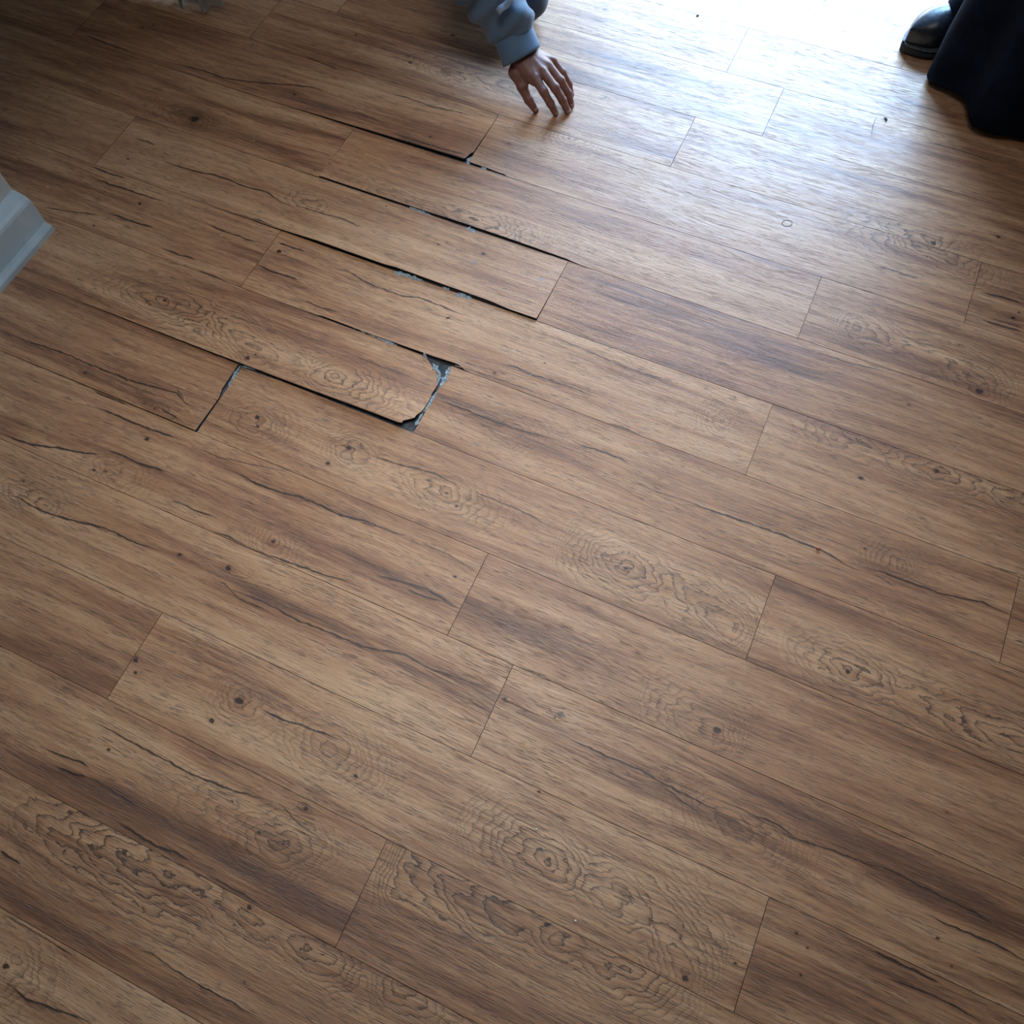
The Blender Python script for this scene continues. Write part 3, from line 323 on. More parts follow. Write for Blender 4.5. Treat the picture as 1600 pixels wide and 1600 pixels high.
loose(8, 0, lift=mk_lift(8, [(-.802, .003), (-.6, .004), (-.3, .004), (-.1, .001), (-.05, 0)]), ylo=(np.array([-.82, -.8, -.5, -.45, -.3, -.14, -.1, 0]), np.array([0, .002, .003, .0045, .0045, .003, 0, 0])),
      label='loose wood-look plank between the two upper black gaps, with one small round grey stain')
loose(7, -1, lift=mk_lift(7, [(-1.0, 0), (-.82, .003), (-.7, .010), (-.5, .009), (-.35, .006), (-.15, .005), (-.13, .005)]), ylo=(np.array([-.9, -.8, -.52, -.49, -.25, -.2, -.13]), np.array([0, 0, .001, .004, .005, .001, .002])),
      label='long loose wood-look plank in the middle, lifted lower edge over the third black gap, two small dots')
loose(6, 0, lift=mk_lift(6, [(-.8, 0), (-.62, .001), (-.5, .002), (-.26, .004), (-.2, 0)]), ylo=(np.array([-.6, -.58, -.45, -.3, -.24, -.22]), np.array([0, .003, .002, .004, .007, 0])),
      label='wood-look plank running above the broken corner, crossed by one long wavy dark crack line')
loose(5, -1, lift=mk_lift(5, [(-1.15, 0), (-1.0, .003), (-.75, .006), (-.5, .009), (-.35, .013), (-.25, .012)]), ylo=(np.array([-1.0, -.8, -.6, -.4, -.29, -.27]), np.array([0, 0, .001, .003, .004, .010])),
      label='broken-cornered loose wood-look plank with swirling grain, standing up over the lowest gap')
loose(5, 0, label='wood-look plank starting at the broken hole and running to the right along a dark crack line')
loose(4, -1, lift=mk_lift(4, [(-1.2, 0), (-.9, .003), (-.72, .005), (-.68, .004)]), label='loose wood-look plank at the left with a long dark crack line, raised lower edge beside the open end joint')
loose(4, 0, yhi=(np.array([-.69, -.68, -.63, -.6, -.59]), np.array([.004, .004, .003, .001, 0])), label='wood-look plank under the lowest gap with a large brown knot and two small dark knots')
BROKEN = [[-0.2822, 0.9219999999999999], [-0.2822, 0.9288], [-0.2637, 0.942], [-0.2637, 0.9523], [-0.2573, 0.9654], [-0.2564, 0.9892], [-0.2573, 1.0108], [-0.2594, 1.0195], [-0.2581, 1.0494], [-0.2684, 1.0746], [-0.2938, 1.0908], [-0.3213, 1.1093], [-0.3213, 1.1085999999999998]]
geo = Geo(); loose_objs = []
XMIN, XMAX, KMIN, KMAX = -3.0, 2.6, -16, 21
for k in range(KMIN, KMAX + 1):
    off = row_off(k); m = -4
    while off + m * LEN < XMAX:
        a, b = off + m * LEN, off + (m + 1) * LEN
        a_, b_ = max(a, XMIN), min(b, XMAX)
        if b_ - a_ > .02:
            near = -3 <= k <= 16 and b_ > -2.15 and a_ < 1.55 and not (k <= 2 and b_ < -1.25)
            sp = LOOSE.get((k, m))
            res = .0048 if near else .06
            if sp is None: plank(geo, k, a_, b_, res)
            else:
                g2 = Geo(); kw = {q: sp[q] for q in ('lift', 'ylo', 'yhi') if q in sp}
                if (k, m) == (5, -1): kw['uend'] = (np.array([q[1] for q in BROKEN]), np.array([q[0] for q in BROKEN]))
                if k == 4 and m == -1: kw['uend'] = (np.array([4 * W, 4.5 * W, 4.62 * W, 5 * W]), np.array([-.682, -.6815, -.688, -.690]))
                if k == 9 and m == -1: kw['uend'] = (np.array([9 * W, 9.02 * W, 9.14 * W, 9.15 * W, 10 * W]), np.array([-.492, -.490, -.486, -.4815, -.4815]))
                plank(g2, k, a_, b_, res, **kw)
                o = g2.build('floor_plank', [WOOD, CORE]); o.location = (0, 0, 0)
                tag(o, sp['label'], 'floor plank', GP); loose_objs.append(((k, m), o))
        m += 1
fl = geo.build('floor', [WOOD, CORE]); fl['kind'] = 'structure'

def poly_obj(name, verts, faces, m, parent=None, smooth=False):
    me = bpy.data.meshes.new(name); me.from_pydata([tuple(map(float, v)) for v in verts], [], [tuple(int(i) for i in f) for f in faces]); me.update()
    if m: me.materials.append(m)
    if smooth: me.polygons.foreach_set('use_smooth', [True] * len(me.polygons))
    o = bpy.data.objects.new(name, me); C.objects.link(o)
    if parent: o.parent = parent
    return o
class MB:
    def __init__(s): s.v = []; s.f = []
    def box(s, x0, x1, y0, y1, z0, z1):
        n = len(s.v); s.v += [(x0, y0, z0), (x1, y0, z0), (x1, y1, z0), (x0, y1, z0), (x0, y0, z1), (x1, y0, z1), (x1, y1, z1), (x0, y1, z1)]
        s.f += [tuple(n + i for i in q) for q in ((3, 2, 1, 0), (4, 5, 6, 7), (0, 1, 5, 4), (1, 2, 6, 5), (2, 3, 7, 6), (3, 0, 4, 7))]; return s
    def prism(s, prof, axis_pts):
        """profile [(a,b)] swept between frames; axis_pts: list of functions (a,b)->xyz"""
        n = len(s.v); k = len(prof)
        for fn in axis_pts: s.v += [fn(a, b) for a, b in prof]
        for q in range(len(axis_pts) - 1):
            for i in range(k): j = (i + 1) % k; s.f.append((n + q * k + i, n + q * k + j, n + (q + 1) * k + j, n + (q + 1) * k + i))
        s.f.append(tuple(n + i for i in range(k))[::-1]); s.f.append(tuple(n + (len(axis_pts) - 1) * k + i for i in range(k))); return s
    def build(s, name, m, parent=None, smooth=False, bevel=0):
        o = poly_obj(name, s.v, s.f, m, parent, smooth)
        bm = bmesh.new(); bm.from_mesh(o.data); bmesh.ops.recalc_face_normals(bm, faces=bm.faces); bm.to_mesh(o.data); bm.free()
        if bevel:
            b = o.modifiers.new('bevel', 'BEVEL'); b.width = bevel; b.segments = 2; b.limit_method = 'ANGLE'
        return o
def struct(o): o['kind'] = 'structure'; return o
# subfloor with a rough surface under the planks
struct(MB().box(XMIN, XMAX, -2.98, 4.05, -.06, -.0046).build('subfloor', SUB))
# torn slivers of backing that show in the gaps (child pieces of the planks they hang from)
def sliver(key, pts, width, z, seed, m=TORN):
    par = [o for q, o in loose_objs if q == key][0]
    rr = np.random.RandomState(seed); P = np.array(pts, float); n = len(P) * 5
    s = np.linspace(0, len(P) - 1, n); c = np.stack([np.interp(s, range(len(P)), P[:, 0]), np.interp(s, range(len(P)), P[:, 1])], 1)
    d = np.gradient(c, axis=0); d /= np.linalg.norm(d, axis=1)[:, None] + 1e-9; nr = np.stack([-d[:, 1], d[:, 0]], 1)
    wv = width * (.4 + .6 * np.abs(rr.randn(n))) * np.clip(np.minimum(np.linspace(0, 1, n), np.linspace(1, 0, n)) * 8, .2, 1)
    A = c + nr * wv[:, None] * .5; B = c - nr * wv[:, None] * .5; zz = z + rr.rand(n) * .0012
    V = [(a[0], a[1], q) for a, q in zip(A, zz)] + [(b[0], b[1], q - .0008) for b, q in zip(B, zz)]
    V += [(x, y, q - .0011) for x, y, q in V]
    F = []
    for i in range(n - 1):
        F += [(i, i + 1, n + i + 1, n + i), (2 * n + i, 3 * n + i, 3 * n + i + 1, 2 * n + i + 1), (i, 2 * n + i, 2 * n + i + 1, i + 1), (n + i, n + i + 1, 3 * n + i + 1, 3 * n + i)]
    F += [(0, n, 3 * n, 2 * n), (n - 1, 3 * n - 1, 4 * n - 1, 2 * n - 1)]
    o = poly_obj('torn_edge', V, F, m, par); o['label'] = 'pale torn backing'; return o
sliver((9, 0), [[-0.48, 1.6604], [-0.4815, 1.6855]], 0.01125, 0.00019999999999999987, 1)
sliver((9, 0), [[-0.4446, 1.6637], [-0.4301, 1.6629]], 0.0075, 0.00019999999999999987, 2)
sliver((8, -1), [[-0.8029, 1.6476], [-0.8045, 1.664]], 0.0075, -0.0008000000000000001, 3)
sliver((7, -1), [[-0.5496, 1.479], [-0.5225, 1.4773], [-0.4903, 1.4756]], 0.0075, 0.00019999999999999987, 4)
sliver((7, -1), [[-0.3941, 1.4753], [-0.3648, 1.4706]], 0.00875, 0.00019999999999999987, 5)
sliver((6, 0), [[-0.498, 1.2882], [-0.4602, 1.2901], [-0.4155, 1.291]], 0.0075, 0.00019999999999999987, 6)
sliver((6, 0), [[-0.3671, 1.2937], [-0.3495, 1.2913]], 0.0075, 0.00019999999999999987, 7)
sliver((6, 0), [[-0.3311, 1.2872], [-0.3111, 1.2898], [-0.2896, 1.2892]], 0.0075, 0.00019999999999999987, 8)
sliver((5, -1), [[-0.5109, 1.114], [-0.4739, 1.1127], [-0.4406, 1.1119], [-0.3896, 1.1075]], 0.00875, 0.00019999999999999987, 9)
sliver((5, -1), [[-0.3237, 1.1113], [-0.3082, 1.0995]], 0.005, 0.0031999999999999997, 10)
sliver((5, -1), [[-0.2936, 1.0956], [-0.2674, 1.0778], [-0.2594, 1.0524]], 0.00875, 0.0021999999999999997, 11)
sliver((5, 0), [[-0.2557, 1.1043], [-0.2523, 1.0785], [-0.2514, 1.0483]], 0.00875, 0.00019999999999999987, 12)
sliver((5, 0), [[-0.2526, 1.0353], [-0.255, 1.006], [-0.2578, 0.975], [-0.2563, 0.936]], 0.0075, 0.00019999999999999987, 13)
sliver((4, 0), [[-0.6799, 0.9204], [-0.6659, 0.9247], [-0.6456, 0.9243]], 0.005, 0.00019999999999999987, 14)
sliver((4, -1), [[-0.6844, 0.9222], [-0.6821, 0.892], [-0.6795, 0.8641]], 0.0075, 0.00019999999999999987, 15)

# ---------------- room ----------------
def prof_sweep(name, prof, x, y0, y1, m, mitre=0):
    # profile (outward +x, z) swept along y
    b = MB().prism(prof, [lambda a, z: (x + a, y0, z), lambda a, z: (x + a, y1, z)]); return b.build(name, m)
wl = struct(MB().box(-1.52, -1.372, -2.98, 1.080, -.004, 2.45).build('wall_left', WALLW))
SKT = simple('aged_gloss_skirting_paint', (.58, .68, .70), (.50, .60, .63), 9, .3, .0003)
sk = struct(prof_sweep('baseboard_left', [(0, 0), (.041, 0), (.041, .083), (.038, .090), (.030, .096), (.004, .104), (0, .104)], -1.372, -2.9, 1.080, SKT))
sm = struct(prof_sweep('trim_1', [(0, 0), (.0205, 0), (.0205, .0125), (.0175, .0165), (.012, .0178), (0, .0182)], -1.3315, -2.9, 1.077, SKT)); 
def speck(name, label, cat, x, y, z, r, m, group=None, st=(1, 1, .4), rot=0, seed=1):
    bm = bmesh.new(); bmesh.ops.create_icosphere(bm, subdivisions=2, radius=1)
    rr = random.Random(seed)
    for v in bm.verts:
        v.co *= 1 + .25 * (rr.random() - .5); v.co.x *= r * st[0]; v.co.y *= r * st[1]; v.co.z *= r * st[2]
    me = bpy.data.meshes.new(name); bm.to_mesh(me); bm.free(); me.materials.append(m)
    o = bpy.data.objects.new(name, me); C.objects.link(o); o.location = (x, y, z + r * st[2] * .9); o.rotation_euler[2] = rot
    return tag(o, label, cat, group)
CHIPWH = simple('white_crumb_plaster', (.8, .8, .76), (.7, .7, .66), 300, .6)
speck('wood_sliver', 'pale curved wood sliver lying beside the white skirting corner', 'wood sliver', -1.2973, 1.0683, 0, 0.0085, CHIPW, 'None', (1.2, 0.22, 0.25), 1.15, 1)
speck('red_chip', 'tiny reddish chip lying on the long dark crack line at the right', 'chip', 0.5983, 1.0099, 0, 0.005, CHIPR, 'None', (1, 0.7, 0.5), 0.3, 2)
speck('dark_crumb', 'dark elongated crumb in the glare near the black coat', 'crumb', 0.4246, 2.2049, 0, 0.006, DIRT, 'None', (0.5, 1.1, 0.35), 0.7, 3)
speck('dark_crumb', 'tiny dark crumb high in the glare right of the hand', 'crumb', -0.1389, 2.3937, 0, 0.004, DIRT, 'None', (1, 0.6, 0.4), 0.3, 4)
speck('dark_crumb', 'dark curled fibre on the plank above the broken corner', 'crumb', -0.3173, 1.2198, 0, 0.004, DIRT, 'None', (1.2, 0.4, 0.3), 0.4, 5)
speck('white_crumb', 'tiny white crumb above the white skirting corner', 'crumb', -1.4130, 1.1824, 0, 0.0022, CHIPWH, "'white crumbs on the planks'", (1, 0.8, 0.6), 0, 10)
speck('white_crumb', 'tiny white crumb on the floor just below the skirting edge', 'crumb', -1.2827, 0.9349, 0, 0.0022, CHIPWH, "'white crumbs on the planks'", (1, 0.8, 0.6), 1, 11)
speck('white_crumb', 'tiny white crumb at the lower end of the left dark end joint', 'crumb', -1.3353, 1.2967, 0, 0.0022, CHIPWH, "'white crumbs on the planks'", (1, 0.8, 0.6), 2, 12)
speck('white_crumb', 'tiny white crumb on the dark floor at the left, above the dark knot', 'crumb', -1.3270, 1.5565, 0, 0.0022, CHIPWH, "'white crumbs on the planks'", (1, 0.8, 0.6), 3, 13)
speck('white_crumb', 'tiny white crumb on the dark plank left of the upper gaps', 'crumb', -1.0181, 1.5209, 0, 0.0018, CHIPWH, "'white crumbs on the planks'", (1, 0.8, 0.6), 4, 14)
speck('white_crumb', 'faint white crumb highest on the dark floor at top left', 'crumb', -1.5960, 1.6307, 0, 0.0018, CHIPWH, "'white crumbs on the planks'", (1, 0.8, 0.6), 5, 15)
speck('white_crumb', 'tiny white crumb near the bottom edge beside a knot', 'crumb', 0.4221, 0.2015, 0, 0.0022, CHIPWH, "'white crumbs on the planks'", (1, 0.8, 0.6), 6, 16)
speck('white_crumb', 'tiny pale crumb on the lower middle plank above the flame grain', 'crumb', 0.3052, 0.3057, 0, 0.0022, CHIPWH, "'white crumbs on the planks'", (1, 0.8, 0.6), 7, 17)
speck('white_crumb', 'small pale crumb beside the thin crack left of the third gap', 'crumb', -0.9248, 1.2204, 0, 0.0022, CHIPWH, "'white crumbs on the planks'", (1, 0.8, 0.6), 8, 18)
SCR = simple('pale_scratch', (.55, .46, .36), (.5, .4, .3), 300, .5)
def scratch(name, pts, w, m, lab):
    V = []; F = []
    P = np.array(pts, float); n = len(P)
    for i in range(n):
        d = P[min(i + 1, n - 1)] - P[max(i - 1, 0)]; d /= np.linalg.norm(d); s = np.array([-d[1], d[0]]) * w * (.3 if i in (0, n - 1) else 1) / 2
        for sg in (-1, 1): V += [(P[i][0] + sg * s[0], P[i][1] + sg * s[1], .0003)]
    for i in range(n - 1): F.append((2 * i, 2 * i + 2, 2 * i + 3, 2 * i + 1))
    o = poly_obj(name, V, F, m, fl); o['label'] = lab
scratch('scratch', [[0.809, 1.3756], [0.7901, 1.3311], [0.775, 1.2888]], 0.0012, SCR, 'pale scratch line')
scratch('scratch', [[0.6991, 1.1543], [0.6895, 1.1316], [0.6788, 1.1086]], 0.0012, SCR, 'pale scratch line')
scratch('scratch', [[0.4007, 2.2095], [0.4006, 2.1731], [0.4064, 2.1327]], 0.0016, DIRT, 'dark curved scratch')
STN = simple('brown_ring_stain_colour', (.05, .035, .03), (.12, .09, .07), 300, .6)
scratch('scratch', [[0.3099, 1.7886], [0.3102, 1.7851], [0.3092, 1.7814], [0.3069, 1.7781], [0.3037, 1.7754], [0.2998, 1.7738], [0.2959, 1.7734], [0.2923, 1.7743], [0.2896, 1.7763], [0.2879, 1.7792], [0.2876, 1.7827], [0.2886, 1.7864], [0.2909, 1.7898], [0.2941, 1.7924], [0.298, 1.794], [0.3019, 1.7944], [0.3055, 1.7936], [0.3083, 1.7915], [0.3099, 1.7886]], 0.0022, STN, 'small brown ring stain')
struct(MB().box(-3.10, -3.0, -3.0, 4.15, -.06, 2.45).build('wall_far_left', WALLD))
struct(MB().box(2.6, 2.7, -3.0, 4.15, -.06, 2.45).build('wall_right', WALLD))
struct(MB().box(-3.1, 2.7, -3.1, -3.0, -.06, 2.45).build('wall_back', WALLD))
x0, x1, z0, z1, yw = WIN
b = MB(); b.box(-3.1, x0, yw, yw + .12, -.06, 2.45); b.box(x1, 2.7, yw, yw + .12, -.06, 2.45); b.box(x0, x1, yw, yw + .12, z1, 2.45); b.box(x0, x1, yw, yw + .12, -.06, z0 - .03)
struct(b.build('wall_front', WALLD))
struct(MB().box(-3.1, 2.7, -3.1, 4.15, 2.45, 2.55).build('ceiling', CEIL))
FRM = simple('white_door_frame', (.75, .77, .78), (.7, .72, .74), 12, .4)
d = MB(); t = .045
d.box(x0, x1, yw + .03, yw + .09, z0 - .03, z0 + .03); d.box(x0, x1, yw + .03, yw + .09, z1 - t, z1)
for xx in (x0, x0 + (x1 - x0) / 2 - t / 2, x1 - t): d.box(xx, xx + t, yw + .03, yw + .09, z0, z1)
dr = struct(d.build('door_1', FRM))
fill_panel = MB().box(-.55, .51, .55, 1.61, 2.385, 2.45).build('added_fill_panel', simple('fill_panel_white', (.75, .74, .7), None, 10, .5), None, bevel=.01); tag(fill_panel, 'added unseen flat white lamp above the loose planks', 'fill_lamp')  # unseen housing, added only to go with the fill light
gm, nt, pb = mat('window_glass'); 
gl = N(nt, 'ShaderNodeBsdfTransparent'); gs = N(nt, 'ShaderNodeBsdfGlossy'); gs.inputs['Roughness'].default_value = .02; mx = N(nt, 'ShaderNodeMixShader'); mx.inputs[0].default_value = .06
gl.inputs[0].default_value = (.95, .98, .98, 1); L(nt, gl.outputs[0], mx.inputs[1]); L(nt, gs.outputs[0], mx.inputs[2]); L(nt, mx.outputs[0], nt.nodes['Material Output'].inputs[0])
MB().box(x0 + t, x1 - t, yw + .057, yw + .063, z0 + .03, z1 - t).build('pane', gm, dr)
GRD = simple('outside_paving', (.32, .33, .34), (.24, .25, .26), 3, .9)
struct(MB().box(-8, 8, 4.15, 14, -.2, -.12).build('ground', GRD))
# ---------------- people ----------------
def sdf_mesh(prims, res, k, post=None, pad=.03):
    """one continuous surface around tapered limbs: prims = (a, b, ra, rb[, squash(axis, factor)])"""
    P = np.array([p[0] for p in prims] + [p[1] for p in prims]); rm = max(max(p[2], p[3]) for p in prims)
    lo = P.min(0) - rm - pad; hi = P.max(0) + rm + pad; n = np.ceil((hi - lo) / res).astype(int) + 1
    X, Y, Z = np.meshgrid(*[lo[i] + np.arange(n[i]) * res for i in range(3)], indexing='ij')
    D = None
    for p in prims:
        a = np.array(p[0], float); ab = np.array(p[1], float) - a; L2 = max(ab @ ab, 1e-9)
        dx, dy, dz = X - a[0], Y - a[1], Z - a[2]
        t = np.clip((dx * ab[0] + dy * ab[1] + dz * ab[2]) / L2, 0, 1)
        qx, qy, qz = dx - t * ab[0], dy - t * ab[1], dz - t * ab[2]
        if len(p) > 4 and p[4] is not None:
            ax, fac = np.array(p[4][0], float), p[4][1]; ax /= np.linalg.norm(ax); s = qx * ax[0] + qy * ax[1] + qz * ax[2]
            qx, qy, qz = qx + s * (fac - 1) * ax[0], qy + s * (fac - 1) * ax[1], qz + s * (fac - 1) * ax[2]
        d = np.sqrt(qx * qx + qy * qy + qz * qz) - (p[2] + (p[3] - p[2]) * t)
        kk = p[5] if len(p) > 5 else k
        if D is None: D = d
        else:
            h = np.clip(.5 + .5 * (D - d) / kk, 0, 1); D = D * (1 - h) + d * h - kk * h * (1 - h)
    if post: D = post(D, X, Y, Z)
    return surface_net(D, lo, res)
def surface_net(D, lo, res):
    S = D < 0
    nx, ny, nz = D.shape
    c = [D[i:nx - 1 + i, j:ny - 1 + j, l:nz - 1 + l] for i in (0, 1) for j in (0, 1) for l in (0, 1)]
    o8 = [(i, j, l) for i in (0, 1) for j in (0, 1) for l in (0, 1)]
    ins = sum((q < 0).astype(int) for q in c); act = (ins > 0) & (ins < 8)
    idx = -np.ones(act.shape, int); A = np.argwhere(act); idx[act] = np.arange(len(A))
    cv = np.stack([q[act] for q in c], 1); acc = np.zeros((len(A), 3)); cnt = np.zeros(len(A))
    for a in range(8):
        for b in range(a + 1, 8):
            oa, ob = np.array(o8[a]), np.array(o8[b])
            if np.abs(oa - ob).sum() != 1: continue
            va, vb = cv[:, a], cv[:, b]; m = (va < 0) != (vb < 0)
            t = np.where(m, va / np.where(m, va - vb, 1), 0)[:, None]
            acc += np.where(m[:, None], oa + t * (ob - oa), 0); cnt += m
    V = lo + (A + acc / cnt[:, None]) * res; F = []
    for ax in range(3):
        sl = [slice(1, -1)] * 3; sl[ax] = slice(0, -1)
        s0 = S[tuple(slice(0, -1) if i == ax else slice(None) for i in range(3))]; s1 = S[tuple(slice(1, None) if i == ax else slice(None) for i in range(3))]
        E = np.argwhere(s0 != s1); u, v = [(1, 2), (2, 0), (0, 1)][ax]
        E = E[(E[:, u] > 0) & (E[:, v] > 0)]
        E = E[(E[:, u] < idx.shape[u]) & (E[:, v] < idx.shape[v])]
        q = []
        for du, dv in ((-1, -1), (0, -1), (0, 0), (-1, 0)):
            e = E.copy(); e[:, u] += du; e[:, v] += dv; q.append(idx[e[:, 0], e[:, 1], e[:, 2]])
        q = np.stack(q, 1); fl_ = s0[E[:, 0], E[:, 1], E[:, 2]] == False; q[fl_] = q[fl_][:, ::-1]; F.append(q)
    F = np.concatenate(F); F = F[(F >= 0).all(1)]
    return V, F
def fast_obj(name, V, F, mats, parent=None, smooth=True, fm=None):
    me = bpy.data.meshes.new(name); me.vertices.add(len(V)); me.vertices.foreach_set('co', np.asarray(V, np.float32).ravel())
    F = np.asarray(F, np.int32); me.loops.add(F.size); me.loops.foreach_set('vertex_index', F.ravel())
    me.polygons.add(len(F)); me.polygons.foreach_set('loop_start', np.arange(len(F), dtype=np.int32) * F.shape[1])
    if fm is not None: me.polygons.foreach_set('material_index', fm.astype(np.int32))
    me.update(calc_edges=True); me.polygons.foreach_set('use_smooth', [smooth] * len(F))
    for m in mats: me.materials.append(m)
    me.validate(); o = bpy.data.objects.new(name, me); C.objects.link(o)
    if parent: o.parent = parent; o.matrix_parent_inverse = Matrix.Translation(-parent.location)
    return o
def empty(name, loc):
    o = bpy.data.objects.new(name, None); o.location = loc; o.empty_display_size = .1; C.objects.link(o); return o
v3 = lambda *a: np.array(a, float)
m, nt, b = mat('brown_skin')
tc = N(nt, 'ShaderNodeTexCoord'); n1 = noise(nt, tc.outputs['Object'], 60, 4, .6)
L(nt, mixc(nt, maprange(nt, n1, .35, .65), (.27, .130, .105), (.20, .092, .073)), b.inputs['Base Color']); b.inputs['Roughness'].default_value = .5
bp = N(nt, 'ShaderNodeBump'); bp.inputs['Strength'].default_value = .4; bp.inputs['Distance'].default_value = .0012
vo = noise(nt, tc.outputs['Object'], 230, 3, .6); L(nt, vo, bp.inputs['Height']); L(nt, bp.outputs[0], b.inputs['Normal'])
b.inputs['Subsurface Weight'].default_value = .05
SKIN = m
NAIL = simple('fingernail', (.50, .33, .29), (.45, .29, .25), 90, .3)
def cloth(name, c1, c2, thread=900, rough=.85, sheen=.2):
    m, nt, b = mat(name); tc = N(nt, 'ShaderNodeTexCoord'); o = tc.outputs['Object']
    n = noise(nt, o, 18, 4, .6); w = noise(nt, scalev(nt, o, (thread, thread * .4, thread)), 1, 1, .5)
    c = mixc(nt, maprange(nt, n, .35, .65), c1, c2); c = mixc(nt, maprange(nt, w, .5, .7, 0, .35), c, tuple(x * 1.5 for x in c1)); L(nt, c, b.inputs['Base Color'])
    b.inputs['Roughness'].default_value = rough; b.inputs['Sheen Weight'].default_value = sheen; b.inputs['Specular IOR Level'].default_value = .5 if sheen > .06 else .12
    bp = N(nt, 'ShaderNodeBump'); bp.inputs['Strength'].default_value = .5; bp.inputs['Distance'].default_value = .002; L(nt, n, bp.inputs['Height']); L(nt, bp.outputs[0], b.inputs['Normal'])
    return m
CHAM = cloth('pale_blue_chambray', (.105, .180, .285), (.08, .14, .225))
DEN = cloth('dark_blue_denim', (.035, .055, .10), (.022, .036, .07))
BLK = cloth('black_cloth', (.004, .009, .021), (.002, .004, .011), 500, .9, .0)
BLK2 = cloth('navy_black_trousers', (.006, .011, .024), (.004, .007, .016), 500, .9, .0)
HAIR = cloth('black_hair', (.010, .008, .007), (.02, .015, .012), 1200, .5, 0)
LEA = simple('polished_black_leather', (.010, .014, .020), (.018, .024, .034), 120, .30, .0008)
SOLE = simple('black_rubber_sole', (.012, .014, .018), (.02, .022, .026), 60, .7)
WELT = simple('worn_welt', (.12, .13, .14), (.05, .06, .07), 200, .6)
SHOE2 = simple('dark_trainer', (.03, .03, .035), (.05, .05, .06), 60, .7)

# --- crouching person ---
H = {"wrist": [-0.4577, 1.9523, 0.1], "cuff": [-0.457, 1.9431, 0.105], "knee": [-0.5749, 2.1876, 0.085], "index": [[-0.4048, 1.9038, 0.088], [-0.3755, 1.8886, 0.07], [-0.3573, 1.8913, 0.038], [-0.3456, 1.8982, 0.0075]], "middle": [[-0.3934, 1.9251, 0.094], [-0.3522, 1.9064, 0.075], [-0.3326, 1.9113, 0.04], [-0.3197, 1.9164, 0.0075]], "ring": [[-0.3889, 1.9505, 0.093], [-0.3497, 1.937, 0.073], [-0.329, 1.9399, 0.04], [-0.3196, 1.9412, 0.0075]], "pinky": [[-0.3894, 1.98, 0.086], [-0.3608, 1.9756, 0.065], [-0.3428, 1.9769, 0.036], [-0.3335, 1.9743, 0.0065]], "thumb": [[-0.4627, 1.9156, 0.078], [-0.4378, 1.8984, 0.056], [-0.4163, 1.8892, 0.032], [-0.3964, 1.8881, 0.0085]]}
man = empty('person', (-.85, 2.4, 0)); tag(man, 'crouching person in a pale blue shirt reaching one hand down to the floor', 'person')
WR = v3(*H['wrist']); EL = v3(-.612, 2.025, .30); SH = v3(-.66, 2.24, .54)
pr = []
dirn = (WR - EL) / np.linalg.norm(WR - EL)
hn = v3(.35, -.25, .9); hn /= np.linalg.norm(hn)          # back of the hand
pr.append((EL, WR, .040, .026, (hn, 1.15)))
mcps = [v3(*H[f][0]) for f in ('index', 'middle', 'ring', 'pinky')]
for i, q in enumerate(mcps):
    st = WR + (q - WR) * .15 + (mcps[0] - mcps[3]) * (.22 - .13 * i)
    pr.append((st, q + v3(0, 0, -.003), .0185, .0128, None, .014))
pr.append((WR, (mcps[1] + mcps[2]) / 2 * .75 + WR * .25 - hn * .008, .028, .020, (hn, 1.2), .018))
rad = {'index': (.0120, .0108, .0098, .0082), 'middle': (.0122, .0110, .0100, .0084), 'ring': (.0115, .0104, .0094, .0080), 'pinky': (.0100, .0090, .0082, .0070), 'thumb': (.0160, .0132, .0114, .0088)}
for f in ('index', 'middle', 'ring', 'pinky', 'thumb'):
    J = [v3(*q) for q in H[f]]; r = rad[f]
    for i in range(3): pr.append((J[i], J[i + 1], r[i], r[i + 1] * .98, None, .0025))
    for i in (1, 2): pr.append((J[i] + hn * .0012, J[i] + hn * .0012, r[i] * 1.06, r[i] * 1.06, None, .003))
pr.append((WR - dirn * .01 - hn * .004, v3(*H['thumb'][0]), .020, .0135, None, .014))
pr.append((v3(*H['thumb'][0]), mcps[0] - hn * .012, .010, .009, None, .016))
def tendons(D, X, Y, Z):
    for q in mcps:
        a = WR + hn * .02; ab = (q + hn * .0075) - a; L2 = ab @ ab
        t = np.clip(((X - a[0]) * ab[0] + (Y - a[1]) * ab[1] + (Z - a[2]) * ab[2]) / L2, .2, 1)
        d = np.sqrt((X - a[0] - t * ab[0]) ** 2 + (Y - a[1] - t * ab[1]) ** 2 + (Z - a[2] - t * ab[2]) ** 2) - .0026
        h = np.clip(.5 + .5 * (D - d) / .006, 0, 1); D = D * (1 - h) + d * h - .006 * h * (1 - h)
    return D
hv, hf = sdf_mesh(pr, .0022, .008, tendons, pad=.012)
